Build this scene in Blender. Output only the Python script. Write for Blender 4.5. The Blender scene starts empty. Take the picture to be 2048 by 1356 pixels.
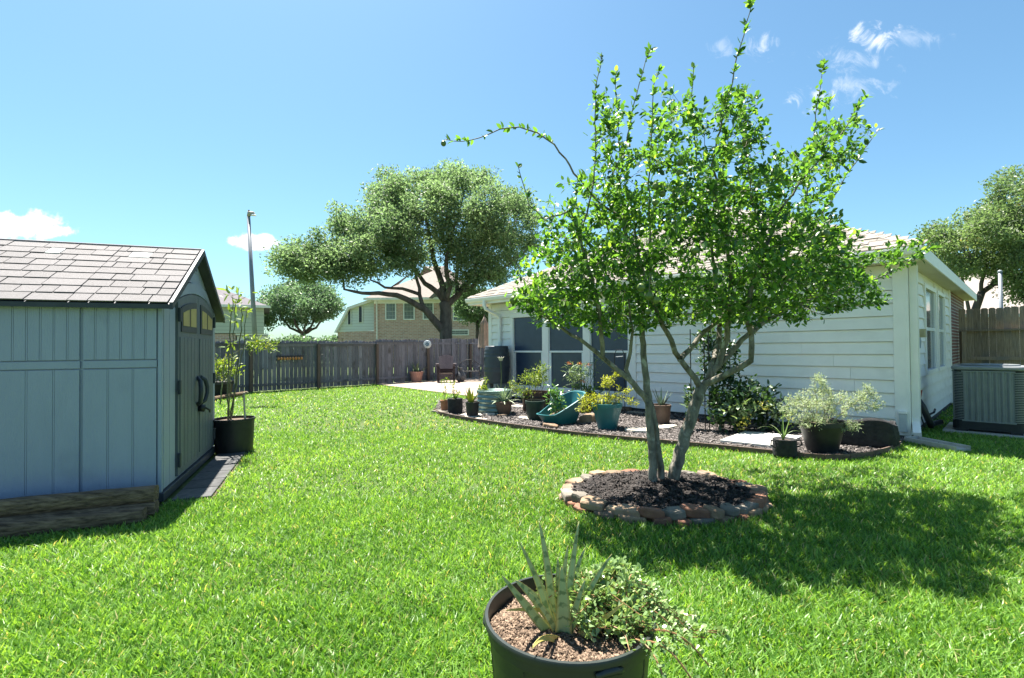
import bpy, math, random
import numpy as np
from mathutils import Vector, Matrix

# ------------------------------------------------------------------ camera, world, sun, exposure
H = 1.5; F = 1000.0; PITCH = 16.0 / 1000.0; ROLL = 0.009
scene = bpy.context.scene
col = scene.collection
_f = Vector((0, math.cos(PITCH), math.sin(PITCH)))
_u0 = Vector((0, -math.sin(PITCH), math.cos(PITCH)))
_r = Vector((1, 0, 0)) * math.cos(ROLL) - _u0 * math.sin(ROLL)
_u = _u0 * math.cos(ROLL) + Vector((1, 0, 0)) * math.sin(ROLL)
cam_d = bpy.data.cameras.new('camera')
cam_d.sensor_width = 36.0
cam_d.lens = 36.0 * F / 2048.0
cam_d.clip_end = 2000; cam_d.clip_start = 0.05
cam = bpy.data.objects.new('camera', cam_d)
col.objects.link(cam)
R3 = Matrix((( _r.x, _u.x, -_f.x), (_r.y, _u.y, -_f.y), (_r.z, _u.z, -_f.z)))
cam.matrix_world = Matrix.Translation((0, 0, H)) @ R3.to_4x4()
scene.camera = cam

def ray(px, py):
    return _f + _r * ((px - 1024.0) / F) + _u * ((678.0 - py) / F)
def W(px, py, Y):
    """world point on the pixel's ray at distance Y along +Y"""
    d = ray(px, py); k = Y / d.y
    return Vector((d.x * k, Y, H + d.z * k))
def G(px, py, z=0.0):
    d = ray(px, py); k = (z - H) / d.z
    return Vector((d.x * k, d.y * k, z))

SUNV = Vector((-0.22, 0.355, 1.0)).normalized()      # towards the sun
world = bpy.data.worlds.new('World'); scene.world = world; world.use_nodes = True
nt = world.node_tree; nt.nodes.clear()
sky = nt.nodes.new('ShaderNodeTexSky'); sky.sky_type = 'NISHITA'; sky.sun_disc = False
sky.sun_elevation = math.asin(SUNV.z); sky.sun_rotation = math.atan2(SUNV.x, SUNV.y)
sky.air_density = 1.0; sky.dust_density = 1.0; sky.ozone_density = 2.0; sky.altitude = 0
bg = nt.nodes.new('ShaderNodeBackground'); bg.inputs[1].default_value = 0.066
out = nt.nodes.new('ShaderNodeOutputWorld')
tc = nt.nodes.new('ShaderNodeTexCoord')
def wmath(op, a, b=None, c=None):
    n = nt.nodes.new('ShaderNodeMath'); n.operation = op
    for i, x in enumerate((a, b, c)):
        if x is None: continue
        if isinstance(x, (int, float)): n.inputs[i].default_value = x
        else: nt.links.new(x, n.inputs[i])
    return n.outputs[0]
sep = nt.nodes.new('ShaderNodeSeparateXYZ'); nt.links.new(tc.outputs['Generated'], sep.inputs[0])
ysafe = wmath('MAXIMUM', sep.outputs[1], 0.02)
cu = wmath('DIVIDE', sep.outputs[0], ysafe); cw = wmath('DIVIDE', sep.outputs[2], ysafe)
cmb = nt.nodes.new('ShaderNodeCombineXYZ'); nt.links.new(cu, cmb.inputs[0]); nt.links.new(cw, cmb.inputs[1])
def wnoise(scale, detail, rough=0.6):
    n = nt.nodes.new('ShaderNodeTexNoise'); n.inputs['Scale'].default_value = scale
    n.inputs['Detail'].default_value = detail; n.inputs['Roughness'].default_value = rough
    nt.links.new(cmb.outputs[0], n.inputs['Vector']); return n.outputs['Fac']
n1 = wnoise(26, 6); n2 = wnoise(9, 5, 0.65)
n3 = wnoise(15, 9, 0.68); n3.node.inputs['Distortion'].default_value = 1.1
total = None
# cumulus low over the roofs and thin wisps higher up: direction (u, w), radii, strength, ragged edge
for px, py, a, b, s, rag in ((40, 452, .105, .034, 1.0, 1.0), (100, 462, .05, .018, .9, 1.0), (513, 484, .055, .020, 1.0, 1.0), (528, 478, .028, .014, .9, .8),
                        (1520, 88, .042, .026, .6, 2.7), (1445, 95, .035, .022, .3, 2.6), (1750, 82, .05, .028, .85, 2.6), (1690, 118, .09, .03, .36, 3.0),
                        (1640, 190, .055, .028, .9, 2.6), (1700, 172, .08, .022, .4, 2.8), (1405, 245, .05, .018, .4, 2.6), (1830, 75, .07, .02, .25, 2.8)):
    d = ray(px, py); u0, w0 = d.x / d.y, d.z / d.y
    du = wmath('DIVIDE', wmath('SUBTRACT', cu, u0), a); dw = wmath('DIVIDE', wmath('SUBTRACT', cw, w0), b)
    r2 = wmath('SQRT', wmath('ADD', wmath('MULTIPLY', du, du), wmath('MULTIPLY', dw, dw)))
    e = wmath('ADD', r2, wmath('MULTIPLY', wmath('SUBTRACT', wmath('ADD', wmath('MULTIPLY', n1, .6), wmath('MULTIPLY', n2, .4)) if rag <= 1 else wmath('ADD', wmath('MULTIPLY', n3, .75), wmath('MULTIPLY', n2, .25)), .5), rag * 2.6))
    mr = nt.nodes.new('ShaderNodeMapRange'); mr.interpolation_type = 'SMOOTHSTEP'
    nt.links.new(e, mr.inputs[0]); mr.inputs[1].default_value = 1.0; mr.inputs[2].default_value = .62 if rag <= 1 else -.55
    mr.inputs[3].default_value = 0.0; mr.inputs[4].default_value = s
    total = mr.outputs[0] if total is None else wmath('MAXIMUM', total, mr.outputs[0])
front = wmath('GREATER_THAN', sep.outputs[1], 0.05)
total = wmath('MULTIPLY', total, front)
mix = nt.nodes.new('ShaderNodeMix'); mix.data_type = 'RGBA'
nt.links.new(total, mix.inputs[0]); nt.links.new(sky.outputs[0], mix.inputs[6]); mix.inputs[7].default_value = (5.6, 5.7, 5.8, 1)
tint = nt.nodes.new('ShaderNodeMix'); tint.data_type = 'RGBA'; tint.blend_type = 'MULTIPLY'; tint.inputs[0].default_value = 1
nt.links.new(sky.outputs[0], tint.inputs[6]); tint.inputs[7].default_value = (.57, .78, .79, 1); nt.links.new(tint.outputs[2], mix.inputs[6])   # clear humid summer blue
nt.links.new(mix.outputs[2], bg.inputs[0]); nt.links.new(bg.outputs[0], out.inputs[0])

sun_d = bpy.data.lights.new('sun', 'SUN'); sun_d.energy = 5.0; sun_d.angle = math.radians(0.53); sun_d.color = (1.0, 0.95, 0.86)
sun = bpy.data.objects.new('sun', sun_d); col.objects.link(sun)
sun.rotation_euler = SUNV.to_track_quat('Z', 'Y').to_euler(); sun.location = (-10, 12, 50)
vs = scene.view_settings; vs.view_transform = 'Standard'; vs.look = 'None'; vs.gamma = 1; vs.use_curve_mapping = False
vs.exposure = 1.92
scene.cycles.max_bounces = 8; scene.cycles.transparent_max_bounces = 6; scene.cycles.use_denoising = True

# ------------------------------------------------------------------ helpers
rng = np.random.default_rng(7); random.seed(7)
def srgb(r, g, b):
    f = lambda c: (c / 255 / 12.92) if c / 255 <= .04045 else ((c / 255 + .055) / 1.055) ** 2.4
    return (f(r), f(g), f(b))
MATS = {}
def nodes(m):
    m.use_nodes = True; t = m.node_tree
    return t, t.nodes['Principled BSDF']
def M(name, c1, c2=None, rough=.7, scale=8, bump=0.0, stretch=(1, 1, 1), rnd=0.0, metal=0.0, spec=.4, detail=5, bscale=None, pos=.5, wid=.35, mud=None):
    """procedural material: two-tone noise, per-object tint, fine relief, optional blotches"""
    if name in MATS: return MATS[name]
    m = bpy.data.materials.new(name); t, p = nodes(m); L = t.links
    p.inputs['Roughness'].default_value = rough; p.inputs['Metallic'].default_value = metal
    p.inputs['Specular IOR Level'].default_value = spec
    c2 = c2 or c1
    geo = t.nodes.new('ShaderNodeTexCoord'); mp = t.nodes.new('ShaderNodeMapping'); mp.inputs['Scale'].default_value = stretch
    info = t.nodes.new('ShaderNodeObjectInfo')
    va = t.nodes.new('ShaderNodeVectorMath'); va.operation = 'ADD'
    vm = t.nodes.new('ShaderNodeVectorMath'); vm.operation = 'SCALE'; vm.inputs[3].default_value = 37.0
    cx = t.nodes.new('ShaderNodeCombineXYZ'); L.new(info.outputs['Random'], cx.inputs[0]); L.new(info.outputs['Random'], cx.inputs[2])
    L.new(cx.outputs[0], vm.inputs[0]); L.new(geo.outputs['Object'], va.inputs[0]); L.new(vm.outputs[0], va.inputs[1])
    L.new(va.outputs[0], mp.inputs[0])
    n = t.nodes.new('ShaderNodeTexNoise'); n.inputs['Scale'].default_value = scale; n.inputs['Detail'].default_value = detail; n.inputs['Roughness'].default_value = .62
    L.new(mp.outputs[0], n.inputs['Vector'])
    r = t.nodes.new('ShaderNodeValToRGB'); e = r.color_ramp.elements
    e[0].position = max(0, pos - wid / 2); e[1].position = min(1, pos + wid / 2); e[0].color = (*c1, 1); e[1].color = (*c2, 1)
    L.new(n.outputs['Fac'], r.inputs[0]); c = r.outputs[0]
    if mud:
        n3 = t.nodes.new('ShaderNodeTexNoise'); n3.inputs['Scale'].default_value = mud[1]; n3.inputs['Detail'].default_value = 6; L.new(va.outputs[0], n3.inputs['Vector'])
        r3 = t.nodes.new('ShaderNodeValToRGB'); r3.color_ramp.elements[0].position = mud[2]; r3.color_ramp.elements[1].position = mud[2] + .18
        L.new(n3.outputs['Fac'], r3.inputs[0])
        mx = t.nodes.new('ShaderNodeMix'); mx.data_type = 'RGBA'; L.new(r3.outputs[0], mx.inputs[0]); L.new(c, mx.inputs[6]); mx.inputs[7].default_value = (*mud[0], 1); c = mx.outputs[2]
    if rnd:
        hs = t.nodes.new('ShaderNodeHueSaturation'); mr = t.nodes.new('ShaderNodeMapRange')
        mr.inputs[3].default_value = 1 - rnd; mr.inputs[4].default_value = 1 + rnd
        L.new(info.outputs['Random'], mr.inputs[0]); L.new(mr.outputs[0], hs.inputs['Value']); L.new(c, hs.inputs['Color']); c = hs.outputs[0]
    L.new(c, p.inputs['Base Color'])
    if bump:
        b = t.nodes.new('ShaderNodeBump'); b.inputs['Strength'].default_value = min(1, bump); b.inputs['Distance'].default_value = .02 * max(1, bump)
        if bscale:
            n2 = t.nodes.new('ShaderNodeTexNoise'); n2.inputs['Scale'].default_value = bscale; n2.inputs['Detail'].default_value = 4; L.new(mp.outputs[0], n2.inputs['Vector']); L.new(n2.outputs['Fac'], b.inputs['Height'])
        else: L.new(n.outputs['Fac'], b.inputs['Height'])
        L.new(b.outputs[0], p.inputs['Normal'])
    MATS[name] = m; return m
def LEAF(name, c1, c2, trans=.4, rough=.45, c3=None, spec=.5, tcol=None):
    """leaf material: colour by the leaf's own random value, light passing through"""
    if name in MATS: return MATS[name]
    m = bpy.data.materials.new(name); t, p = nodes(m); L = t.links
    a = t.nodes.new('ShaderNodeAttribute'); a.attribute_name = 'rnd'
    r = t.nodes.new('ShaderNodeValToRGB'); e = r.color_ramp.elements
    e[0].color = (*c1, 1); e[1].color = (*c2, 1); e[0].position = .05; e[1].position = .9
    if c3:
        x = r.color_ramp.elements.new(.97); x.color = (*c3, 1)
    L.new(a.outputs['Fac'], r.inputs[0]); L.new(r.outputs[0], p.inputs['Base Color'])
    p.inputs['Roughness'].default_value = rough; p.inputs['Specular IOR Level'].default_value = spec
    tr = t.nodes.new('ShaderNodeBsdfTranslucent')
    hs = t.nodes.new('ShaderNodeMix'); hs.data_type = 'RGBA'; hs.blend_type = 'MULTIPLY'; hs.inputs[0].default_value = 1
    L.new(r.outputs[0], hs.inputs[6]); hs.inputs[7].default_value = (*(tcol or (1.5, 1.45, .6)), 1); hs.clamp_result = True
    L.new(hs.outputs[2], tr.inputs[0])
    ms = t.nodes.new('ShaderNodeMixShader'); ms.inputs[0].default_value = trans
    L.new(p.outputs[0], ms.inputs[1]); L.new(tr.outputs[0], ms.inputs[2])
    L.new(ms.outputs[0], t.nodes['Material Output'].inputs[0])
    MATS[name] = m; return m

class MB:
    def __init__(s): s.v = []; s.f = []
    def add(s, vs, fs):
        k = len(s.v); s.v += [tuple(x) for x in vs]; s.f += [tuple(i + k for i in f) for f in fs]; return s
    def box(s, x0, x1, y0, y1, z0, z1):
        return s.add([(x0, y0, z0), (x1, y0, z0), (x1, y1, z0), (x0, y1, z0), (x0, y0, z1), (x1, y0, z1), (x1, y1, z1), (x0, y1, z1)],
                     [(0, 3, 2, 1), (4, 5, 6, 7), (0, 1, 5, 4), (1, 2, 6, 5), (2, 3, 7, 6), (3, 0, 4, 7)])
    def obox(s, c, size, rot=None):
        m = MB().box(-size[0] / 2, size[0] / 2, -size[1] / 2, size[1] / 2, -size[2] / 2, size[2] / 2)
        rot = rot or Matrix.Identity(3)
        return s.add([rot @ Vector(v) + Vector(c) for v in m.v], m.f)
    def prism(s, pts, z0, z1, fn=None):
        """closed outline pushed from z0 to z1; fn maps (a, b, c) to xyz"""
        fn = fn or (lambda a, b, c: (a, b, c)); n = len(pts)
        vs = [fn(a, b, z0) for a, b in pts] + [fn(a, b, z1) for a, b in pts]
        return s.add(vs, [tuple(range(n))[::-1], tuple(range(n, 2 * n))] + [(i, (i + 1) % n, n + (i + 1) % n, n + i) for i in range(n)])
    def tube(s, pts, rad, n=8, cap=True):
        pts = [Vector(p) for p in pts]; k = len(pts)
        if isinstance(rad, (int, float)): rad = [rad] * k
        a = None; vs = []
        for i, p in enumerate(pts):
            t = (pts[min(i + 1, k - 1)] - pts[max(i - 1, 0)]);
            t = t.normalized() if t.length > 1e-9 else Vector((0, 0, 1))
            if a is None: a = t.orthogonal().normalized()
            a = (a - t * a.dot(t)); a = a.normalized() if a.length > 1e-6 else t.orthogonal().normalized()
            b = t.cross(a)
            vs += [p + (a * math.cos(2 * math.pi * j / n) + b * math.sin(2 * math.pi * j / n)) * rad[i] for j in range(n)]
        fs = [(i * n + j, i * n + (j + 1) % n, (i + 1) * n + (j + 1) % n, (i + 1) * n + j) for i in range(k - 1) for j in range(n)]
        if cap: fs += [tuple(range(n))[::-1], tuple(range((k - 1) * n, k * n))]
        return s.add(vs, fs)
    def lathe(s, prof, n=24, c=(0, 0, 0), sx=1, sy=1, fn=None):
        vs = []
        for r, z in prof:
            for j in range(n):
                a = 2 * math.pi * j / n; rr = r * (fn(a, z) if fn else 1)
                vs.append((c[0] + rr * sx * math.cos(a), c[1] + rr * sy * math.sin(a), c[2] + z))
        k = len(prof)
        fs = [(i * n + j, i * n + (j + 1) % n, (i + 1) * n + (j + 1) % n, (i + 1) * n + j) for i in range(k - 1) for j in range(n)]
        if prof[0][0] > 1e-4: fs.append(tuple(range(n))[::-1])
        if prof[-1][0] > 1e-4: fs.append(tuple(range((k - 1) * n, k * n)))
        return s.add(vs, fs)
    def build(s, name, mat, parent=None, smooth=False, bevel=0.0, loc=None):
        me = bpy.data.meshes.new(name); me.from_pydata(s.v, [], s.f); me.update()
        return link(name, me, mat, parent, smooth, bevel, loc)
def link(name, me, mat, parent=None, smooth=False, bevel=0.0, loc=None):
    if mat and not me.materials: me.materials.append(mat)
    if smooth: me.polygons.foreach_set('use_smooth', [True] * len(me.polygons))
    o = bpy.data.objects.new(name, me); col.objects.link(o)
    if parent: o.parent = parent
    if loc is not None: o.location = loc
    if bevel:
        b = o.modifiers.new('bevel', 'BEVEL'); b.width = bevel; b.segments = 2; b.limit_method = 'ANGLE'
    return o
def tag(o, label=None, cat=None, group=None, kind=None):
    if label: o['label'] = label
    if cat: o['category'] = cat
    if group: o['group'] = group
    if kind: o['kind'] = kind
    return o
def thing(name, label, cat, loc=(0, 0, 0), rz=0.0, group=None):
    o = bpy.data.objects.new(name, None); col.objects.link(o); o.empty_display_size = .2
    o.location = loc; o.rotation_euler = (0, 0, rz)
    return tag(o, label, cat, group)
def arrmesh(name, V, faces_tpl, n, m, rnd=None, mat=None):
    """n copies of an m-vertex template; V is (n*m, 3)"""
    me = bpy.data.meshes.new(name)
    lt = np.array([len(f) for f in faces_tpl]); flat = np.concatenate([np.array(f) for f in faces_tpl])
    idx = (np.arange(n)[:, None] * m + flat[None, :]).ravel()
    tot = np.tile(lt, n); start = np.concatenate([[0], np.cumsum(tot)[:-1]])
    me.vertices.add(n * m); me.vertices.foreach_set('co', np.ascontiguousarray(V, dtype=np.float32).ravel())
    me.loops.add(len(idx)); me.loops.foreach_set('vertex_index', idx.astype(np.int32))
    me.polygons.add(len(tot)); me.polygons.foreach_set('loop_start', start.astype(np.int32))
    me.update(calc_edges=True)
    if rnd is not None:
        at = me.attributes.new('rnd', 'FLOAT', 'FACE'); at.data.foreach_set('value', np.repeat(rnd, len(faces_tpl)).astype(np.float32))
    if mat: me.materials.append(mat)
    return me
LEAF6 = (np.array([(0, 0, 0), (.28, .40, .12), (.68, .36, .08), (1, 0, -.10), (.68, -.36, .08), (.28, -.40, .12), (.5, 0, 0)]),
         [(0, 6, 2, 1), (6, 3, 2), (0, 5, 4, 6), (6, 4, 3)])
LEAF4 = (np.array([(0, 0, 0), (.5, .5, .12), (1, 0, -.06), (.5, -.5, .12)]), [(0, 2, 1), (0, 3, 2)])
LEAFO = (np.array([(0, 0, 0), (.55, .32, .05), (.85, .42, .03), (1, 0, 0), (.85, -.42, .03), (.55, -.32, .05)]), [(0, 3, 2, 1), (0, 5, 4, 3)])
def norm(a): return a / np.maximum(1e-9, np.linalg.norm(a, axis=1, keepdims=True))
def leaves(P, D, N, Ln, Wd, tpl):
    T, fs = tpl; D = norm(D); S = norm(np.cross(N, D)); U = np.cross(D, S)
    V = (P[:, None, :] + T[None, :, 0:1] * (D * Ln[:, None])[:, None, :] + T[None, :, 1:2] * (S * Wd[:, None])[:, None, :] + T[None, :, 2:3] * (U * Wd[:, None])[:, None, :])
    return V.reshape(-1, 3), fs, len(P), len(T)
def leafobj(name, P, D, N, Ln, Wd, tpl, mat, parent=None, rnd=None, smooth=False, kind=None, base=None):
    P = np.asarray(P, float)
    if base is not None: P = P - np.array(base)
    V, fs, n, m = leaves(P, np.asarray(D, float), np.asarray(N, float), np.asarray(Ln, float), np.asarray(Wd, float), tpl)
    me = arrmesh(name, V, fs, n, m, rng.random(n) if rnd is None else rnd, mat)
    o = link(name, me, mat, parent, smooth)
    if kind: o['kind'] = kind
    return o
def rdir(n, up=0.0, lo=-1.0):
    d = rng.normal(size=(n, 3)); d = norm(d); d[:, 2] = d[:, 2] * (1 - abs(up)) + up; return norm(d)
def grow(limbs, targets, step=.09, tip=.0022, power=2.25, lift=.6, jit=.25, sag=0.0):
    """limbs: list of (points, r0, r1, parent limb or None). Adds a twig from the nearest node to each target."""
    P = []; par = []; fix = []; lid = []; ends = {}
    def push(p, q, r): P.append(np.array(p, float)); par.append(q); fix.append(r); return len(P) - 1
    for pts, r0, r1, root in limbs:
        pts = [np.array(p, float) for p in pts]; seg = [np.linalg.norm(pts[i + 1] - pts[i]) for i in range(len(pts) - 1)]
        tot = sum(seg); done = 0.0
        q = -1
        if root and P: q = int(np.argmin(np.linalg.norm(np.array(P) - pts[0], axis=1)))
        last = push(pts[0], q, r0)
        for i in range(len(pts) - 1):
            k = max(1, int(seg[i] / step))
            for j in range(1, k + 1):
                p = pts[i] + (pts[i + 1] - pts[i]) * (j / k); t = (done + seg[i] * j / k) / tot
                wob = rng.normal(size=3) * step * .07
                last = push(p + wob, last, r0 + (r1 - r0) * t)
            done += seg[i]
    nl = len(P)
    tg = [np.array(t, float) for t in targets]
    A = np.array(P); tg.sort(key=lambda t: np.min(np.linalg.norm(A - t, axis=1)))
    cap = nl + sum(60 for _ in tg); buf = np.zeros((cap, 3)); buf[:nl] = A; n = nl
    tips = []
    for t in tg:
        d = t - buf[:n]; dist = np.linalg.norm(d, axis=1)
        cost = dist + lift * np.maximum(0, -d[:, 2] + .02)
        k = int(np.argmin(cost)); L = dist[k]; m = min(58, max(1, int(L / step)))
        a = buf[k].copy(); side = rng.normal(size=3) * L * jit * .5; last = k
        for j in range(1, m + 1):
            s = j / m; p = a + (t - a) * s + side * math.sin(math.pi * s) + np.array((0, 0, (sag * L) * math.sin(math.pi * s)))
            P.append(p); par.append(last); fix.append(None); buf[n] = p; last = n; n += 1
        tips.append(last)
    kids = [[] for _ in range(n)]
    for i, q in enumerate(par):
        if q >= 0: kids[q].append(i)
    rad = np.zeros(n)
    for i in range(n - 1, -1, -1):
        s = sum(rad[k] ** power for k in kids[i]); rad[i] = max(tip, s ** (1 / power)) if s > 0 else tip
        if fix[i] is not None: rad[i] = fix[i]
    for i in range(nl, n): rad[i] = min(rad[i], .85 * rad[par[i]]) if par[i] < nl else min(rad[i], rad[par[i]])
    return np.array(P[:n]), par, kids, rad, nl
def skeleton(P, par, kids, rad, base=(0, 0, 0), thick=.02):
    mb = MB(); base = np.array(base); n = len(P); start = [i for i in range(n) if par[i] < 0]; done = set(); stack = start[:]
    while stack:
        i = stack.pop(); chain = [i]
        if par[i] >= 0: chain = [par[i], i]
        while kids[chain[-1]]:
            ks = sorted(kids[chain[-1]], key=lambda k: -rad[k]); stack += ks[1:]; chain.append(ks[0])
        if len(chain) < 2: continue
        r = [rad[k] for k in chain]
        if par[i] >= 0: r[0] = r[1]
        mb.tube([P[k] - base for k in chain], r, 10 if r[0] > thick * 1.5 else (6 if r[0] > thick * .4 else 3), cap=r[0] > thick)
    return mb
def inpoly(x, y, poly):
    c = np.zeros(len(x), bool); n = len(poly)
    for i in range(n):
        x0, y0 = poly[i][:2]; x1, y1 = poly[(i + 1) % n][:2]
        if y0 == y1: continue
        c ^= ((y0 > y) != (y1 > y)) & (x < (x1 - x0) * (y - y0) / (y1 - y0) + x0)
    return c
def place(pts, p, rz):
    c, s = math.cos(rz), math.sin(rz)
    return [(p[0] + a * c - b * s, p[1] + a * s + b * c) for a, b in pts]
# ------------------------------------------------------------------ materials
m_siding = M('cream_paint', (.80, .755, .715), (.86, .815, .775), .55, 3, .06, (1, 1, 1), .02, bscale=60, mud=((.68, .64, .60), 1.3, .58))
m_trim = M('trim_paint', (.82, .775, .735), (.87, .825, .785), .5, 4, .03, bscale=50, mud=((.68, .67, .625), 2.2, .62))
m_screen = M('solar_screen', (.024, .040, .075), (.036, .056, .098), .3, 3, 0, spec=.5)
m_white = M('white_vinyl', (.72, .73, .72), (.80, .80, .79), .4, 6)
m_soffit = M('soffit_paint', (.52, .47, .37), (.56, .51, .41), .7, 4)
m_shingle = M('asphalt_shingle', (.165, .142, .12), (.28, .25, .22), .9, 60, .3, (1, 1, 1), .22)
m_conc = M('concrete', (.36, .34, .31), (.46, .44, .40), .9, 14, .25, mud=((.22, .21, .19), 2.5, .58))
m_patio = M('patio_stone', (.25, .19, .15), (.38, .30, .24), .9, 3.2, .2, bscale=30, mud=((.17, .13, .105), 1.6, .55))
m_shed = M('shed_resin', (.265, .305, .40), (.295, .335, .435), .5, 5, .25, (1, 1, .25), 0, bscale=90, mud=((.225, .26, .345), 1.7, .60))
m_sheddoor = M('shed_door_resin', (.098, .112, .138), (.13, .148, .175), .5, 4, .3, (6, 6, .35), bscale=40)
m_sheddark = M('shed_dark_trim', (.026, .032, .046), (.042, .050, .066), .5, 8, .1)
m_shedroof = M('shed_roof_resin', (.108, .098, .10), (.15, .14, .143), .75, 10, .35, (1, 1, 1), .07, bscale=70, mud=((.11, .10, .105), 4, .60))
m_pane = M('amber_pane', (.36, .25, .075), (.50, .37, .13), .3, 7)
m_fence = M('weathered_cedar', (.088, .092, .112), (.175, .182, .21), .9, 10, .5, (5, 5, .35), .28, mud=((.05, .046, .043), 2.0, .57))
m_fence2 = M('brown_cedar', (.19, .135, .088), (.34, .26, .185), .9, 10, .5, (5, 5, .35), .2, mud=((.15, .14, .135), 1.2, .52))
m_post = M('brown_post', (.07, .052, .042), (.13, .10, .083), .9, 10, .4, (5, 5, .35), .1)
m_log = M('weathered_log', (.050, .032, .020), (.24, .165, .10), .95, 9, .9, (.25, 3, 5), .15, pos=.5, mud=((.016, .011, .008), 2.2, .57))
m_black = M('black_plastic', (.012, .013, .015), (.022, .023, .025), .45, 9, .05)
m_fabric = M('black_fabric', (.016, .016, .018), (.034, .034, .036), .95, 12, .6, bscale=35)
m_soil = M('potting_soil', (.055, .038, .027), (.19, .135, .095), .95, 70, .9, pos=.5, wid=.3)
m_mulch = M('black_mulch', (.010, .009, .009), (.045, .038, .036), .9, 40, 1.0)
m_terra = M('terracotta', (.30, .125, .065), (.42, .19, .105), .85, 9, .1, mud=((.42, .33, .27), 5, .62))
m_metal = M('galvanised_metal', (.33, .35, .35), (.44, .46, .46), .4, 12, .03, metal=.7)
m_iron = M('black_iron', (.010, .010, .012), (.02, .02, .022), .5, 12, .1)
m_lawn = M('lawn_soil', (.045, .072, .016), (.085, .12, .03), .95, 6, .8, bscale=60, mud=((.12, .105, .05), 1.5, .62))
def brick_mat(name, a, b, mortar, sc=1.0):
    m = bpy.data.materials.new(name); t, p = nodes(m); L = t.links
    g = t.nodes.new('ShaderNodeTexCoord'); s = t.nodes.new('ShaderNodeSeparateXYZ'); L.new(g.outputs['Object'], s.inputs[0])
    ad = t.nodes.new('ShaderNodeMath'); L.new(s.outputs[0], ad.inputs[0]); L.new(s.outputs[1], ad.inputs[1])
    c = t.nodes.new('ShaderNodeCombineXYZ'); L.new(ad.outputs[0], c.inputs[0]); L.new(s.outputs[2], c.inputs[1])
    br = t.nodes.new('ShaderNodeTexBrick'); L.new(c.outputs[0], br.inputs[0]); br.inputs['Scale'].default_value = 1
    br.inputs['Brick Width'].default_value = .24 * sc; br.inputs['Row Height'].default_value = .08 * sc; br.inputs['Mortar Size'].default_value = .013 * sc
    br.inputs['Color1'].default_value = (*a, 1); br.inputs['Color2'].default_value = (*b, 1); br.inputs['Mortar'].default_value = (*mortar, 1); br.inputs['Bias'].default_value = -.1
    n = t.nodes.new('ShaderNodeTexNoise'); n.inputs['Scale'].default_value = 3; n.inputs['Detail'].default_value = 8; L.new(c.outputs[0], n.inputs['Vector'])
    mx = t.nodes.new('ShaderNodeMix'); mx.data_type = 'RGBA'; mx.blend_type = 'OVERLAY'; mx.inputs[0].default_value = .35; L.new(br.outputs[0], mx.inputs[6]); L.new(n.outputs['Fac'], mx.inputs[7])
    L.new(mx.outputs[2], p.inputs['Base Color']); p.inputs['Roughness'].default_value = .9
    b2 = t.nodes.new('ShaderNodeBump'); b2.inputs['Distance'].default_value = .01; b2.invert = True; L.new(br.outputs['Fac'], b2.inputs['Height']); L.new(b2.outputs[0], p.inputs['Normal'])
    return m
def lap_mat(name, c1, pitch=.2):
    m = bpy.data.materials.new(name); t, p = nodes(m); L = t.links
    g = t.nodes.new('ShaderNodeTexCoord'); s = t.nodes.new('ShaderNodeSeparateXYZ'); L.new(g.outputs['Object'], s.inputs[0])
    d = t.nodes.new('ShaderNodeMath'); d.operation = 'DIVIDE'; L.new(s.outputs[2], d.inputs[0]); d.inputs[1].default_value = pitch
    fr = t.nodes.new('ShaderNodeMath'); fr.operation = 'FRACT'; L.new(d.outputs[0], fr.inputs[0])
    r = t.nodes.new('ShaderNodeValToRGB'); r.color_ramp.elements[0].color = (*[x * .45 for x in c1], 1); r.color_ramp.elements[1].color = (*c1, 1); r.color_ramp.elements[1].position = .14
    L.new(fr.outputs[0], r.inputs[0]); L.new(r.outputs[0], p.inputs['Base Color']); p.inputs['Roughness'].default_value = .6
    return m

# ------------------------------------------------------------------ ground
ground = MB().add([(-400, -60, -.03), (400, -60, -.03), (400, 700, -.03), (-400, 700, -.03)], [(0, 1, 2, 3)]).build('ground', M('far_ground', (.05, .08, .02), (.09, .13, .035), .95, .3, 0)); tag(ground, kind='structure')
lawn = MB().add([(-14, -3, 0), (22, -3, 0), (22, 30, 0), (-14, 30, 0)], [(0, 1, 2, 3)]).build('lawn', m_lawn); tag(lawn, 'bright green mown lawn filling the back yard', kind='structure')

# ------------------------------------------------------------------ house
HA = Vector((6.18, 7.85, 0)); HB = Vector((-.66, 14.9, 0)); HL = (HA - HB).length
HR = math.atan2(HA.y - HB.y, HA.x - HB.x); HEX = (HA - HB) / HL; HEY = Vector((-HEX.y, HEX.x, 0))
def hw(x, y, z=0): return HB + HEX * x + HEY * y + Vector((0, 0, z))
def hx(px):                                    # local x where a pixel column meets the front wall
    r = (px - 1024) / F; s = (HA.x - HA.y * r) / (-(-HEX.x) + HEY.x * 0 + (-HEX.y) * r) if False else None
    e = -HEX; return HL - (HA.x - r * HA.y) / (r * e.y - e.x)
house = thing('house', 'cream lap-sided one-storey house with brown shingled hip roof behind the garden bed', 'house', HB, HR)
Z1 = 2.78; PIT = .5; OH = .45; OR = .30; DEP = 10.2
MB().box(.0, HL, .035, DEP, .0, Z1).build('wall', m_siding, house)
sl = MB().box(-.02, HL + .02, -.012, DEP, 0, .085).build('slab', M('slab_dark', (.05, .05, .05), (.09, .085, .08), .9, 10, .2), house)
def board(a, b, z0, z1, along='x', x=None):
    y0, y1 = -.042, -.014
    prof = [(y0, z0), (y1, z1), (.036, z1), (.036, z0)]
    if along == 'x': mb = MB().prism(prof, a, b, lambda p, q, c: (c, p, q))
    else: mb = MB().prism(prof, a, b, lambda p, q, c: (HL - p, c, q))
    return mb.build('siding_board', m_siding, house)
pit = .205; k = 0; z = .10
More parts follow.
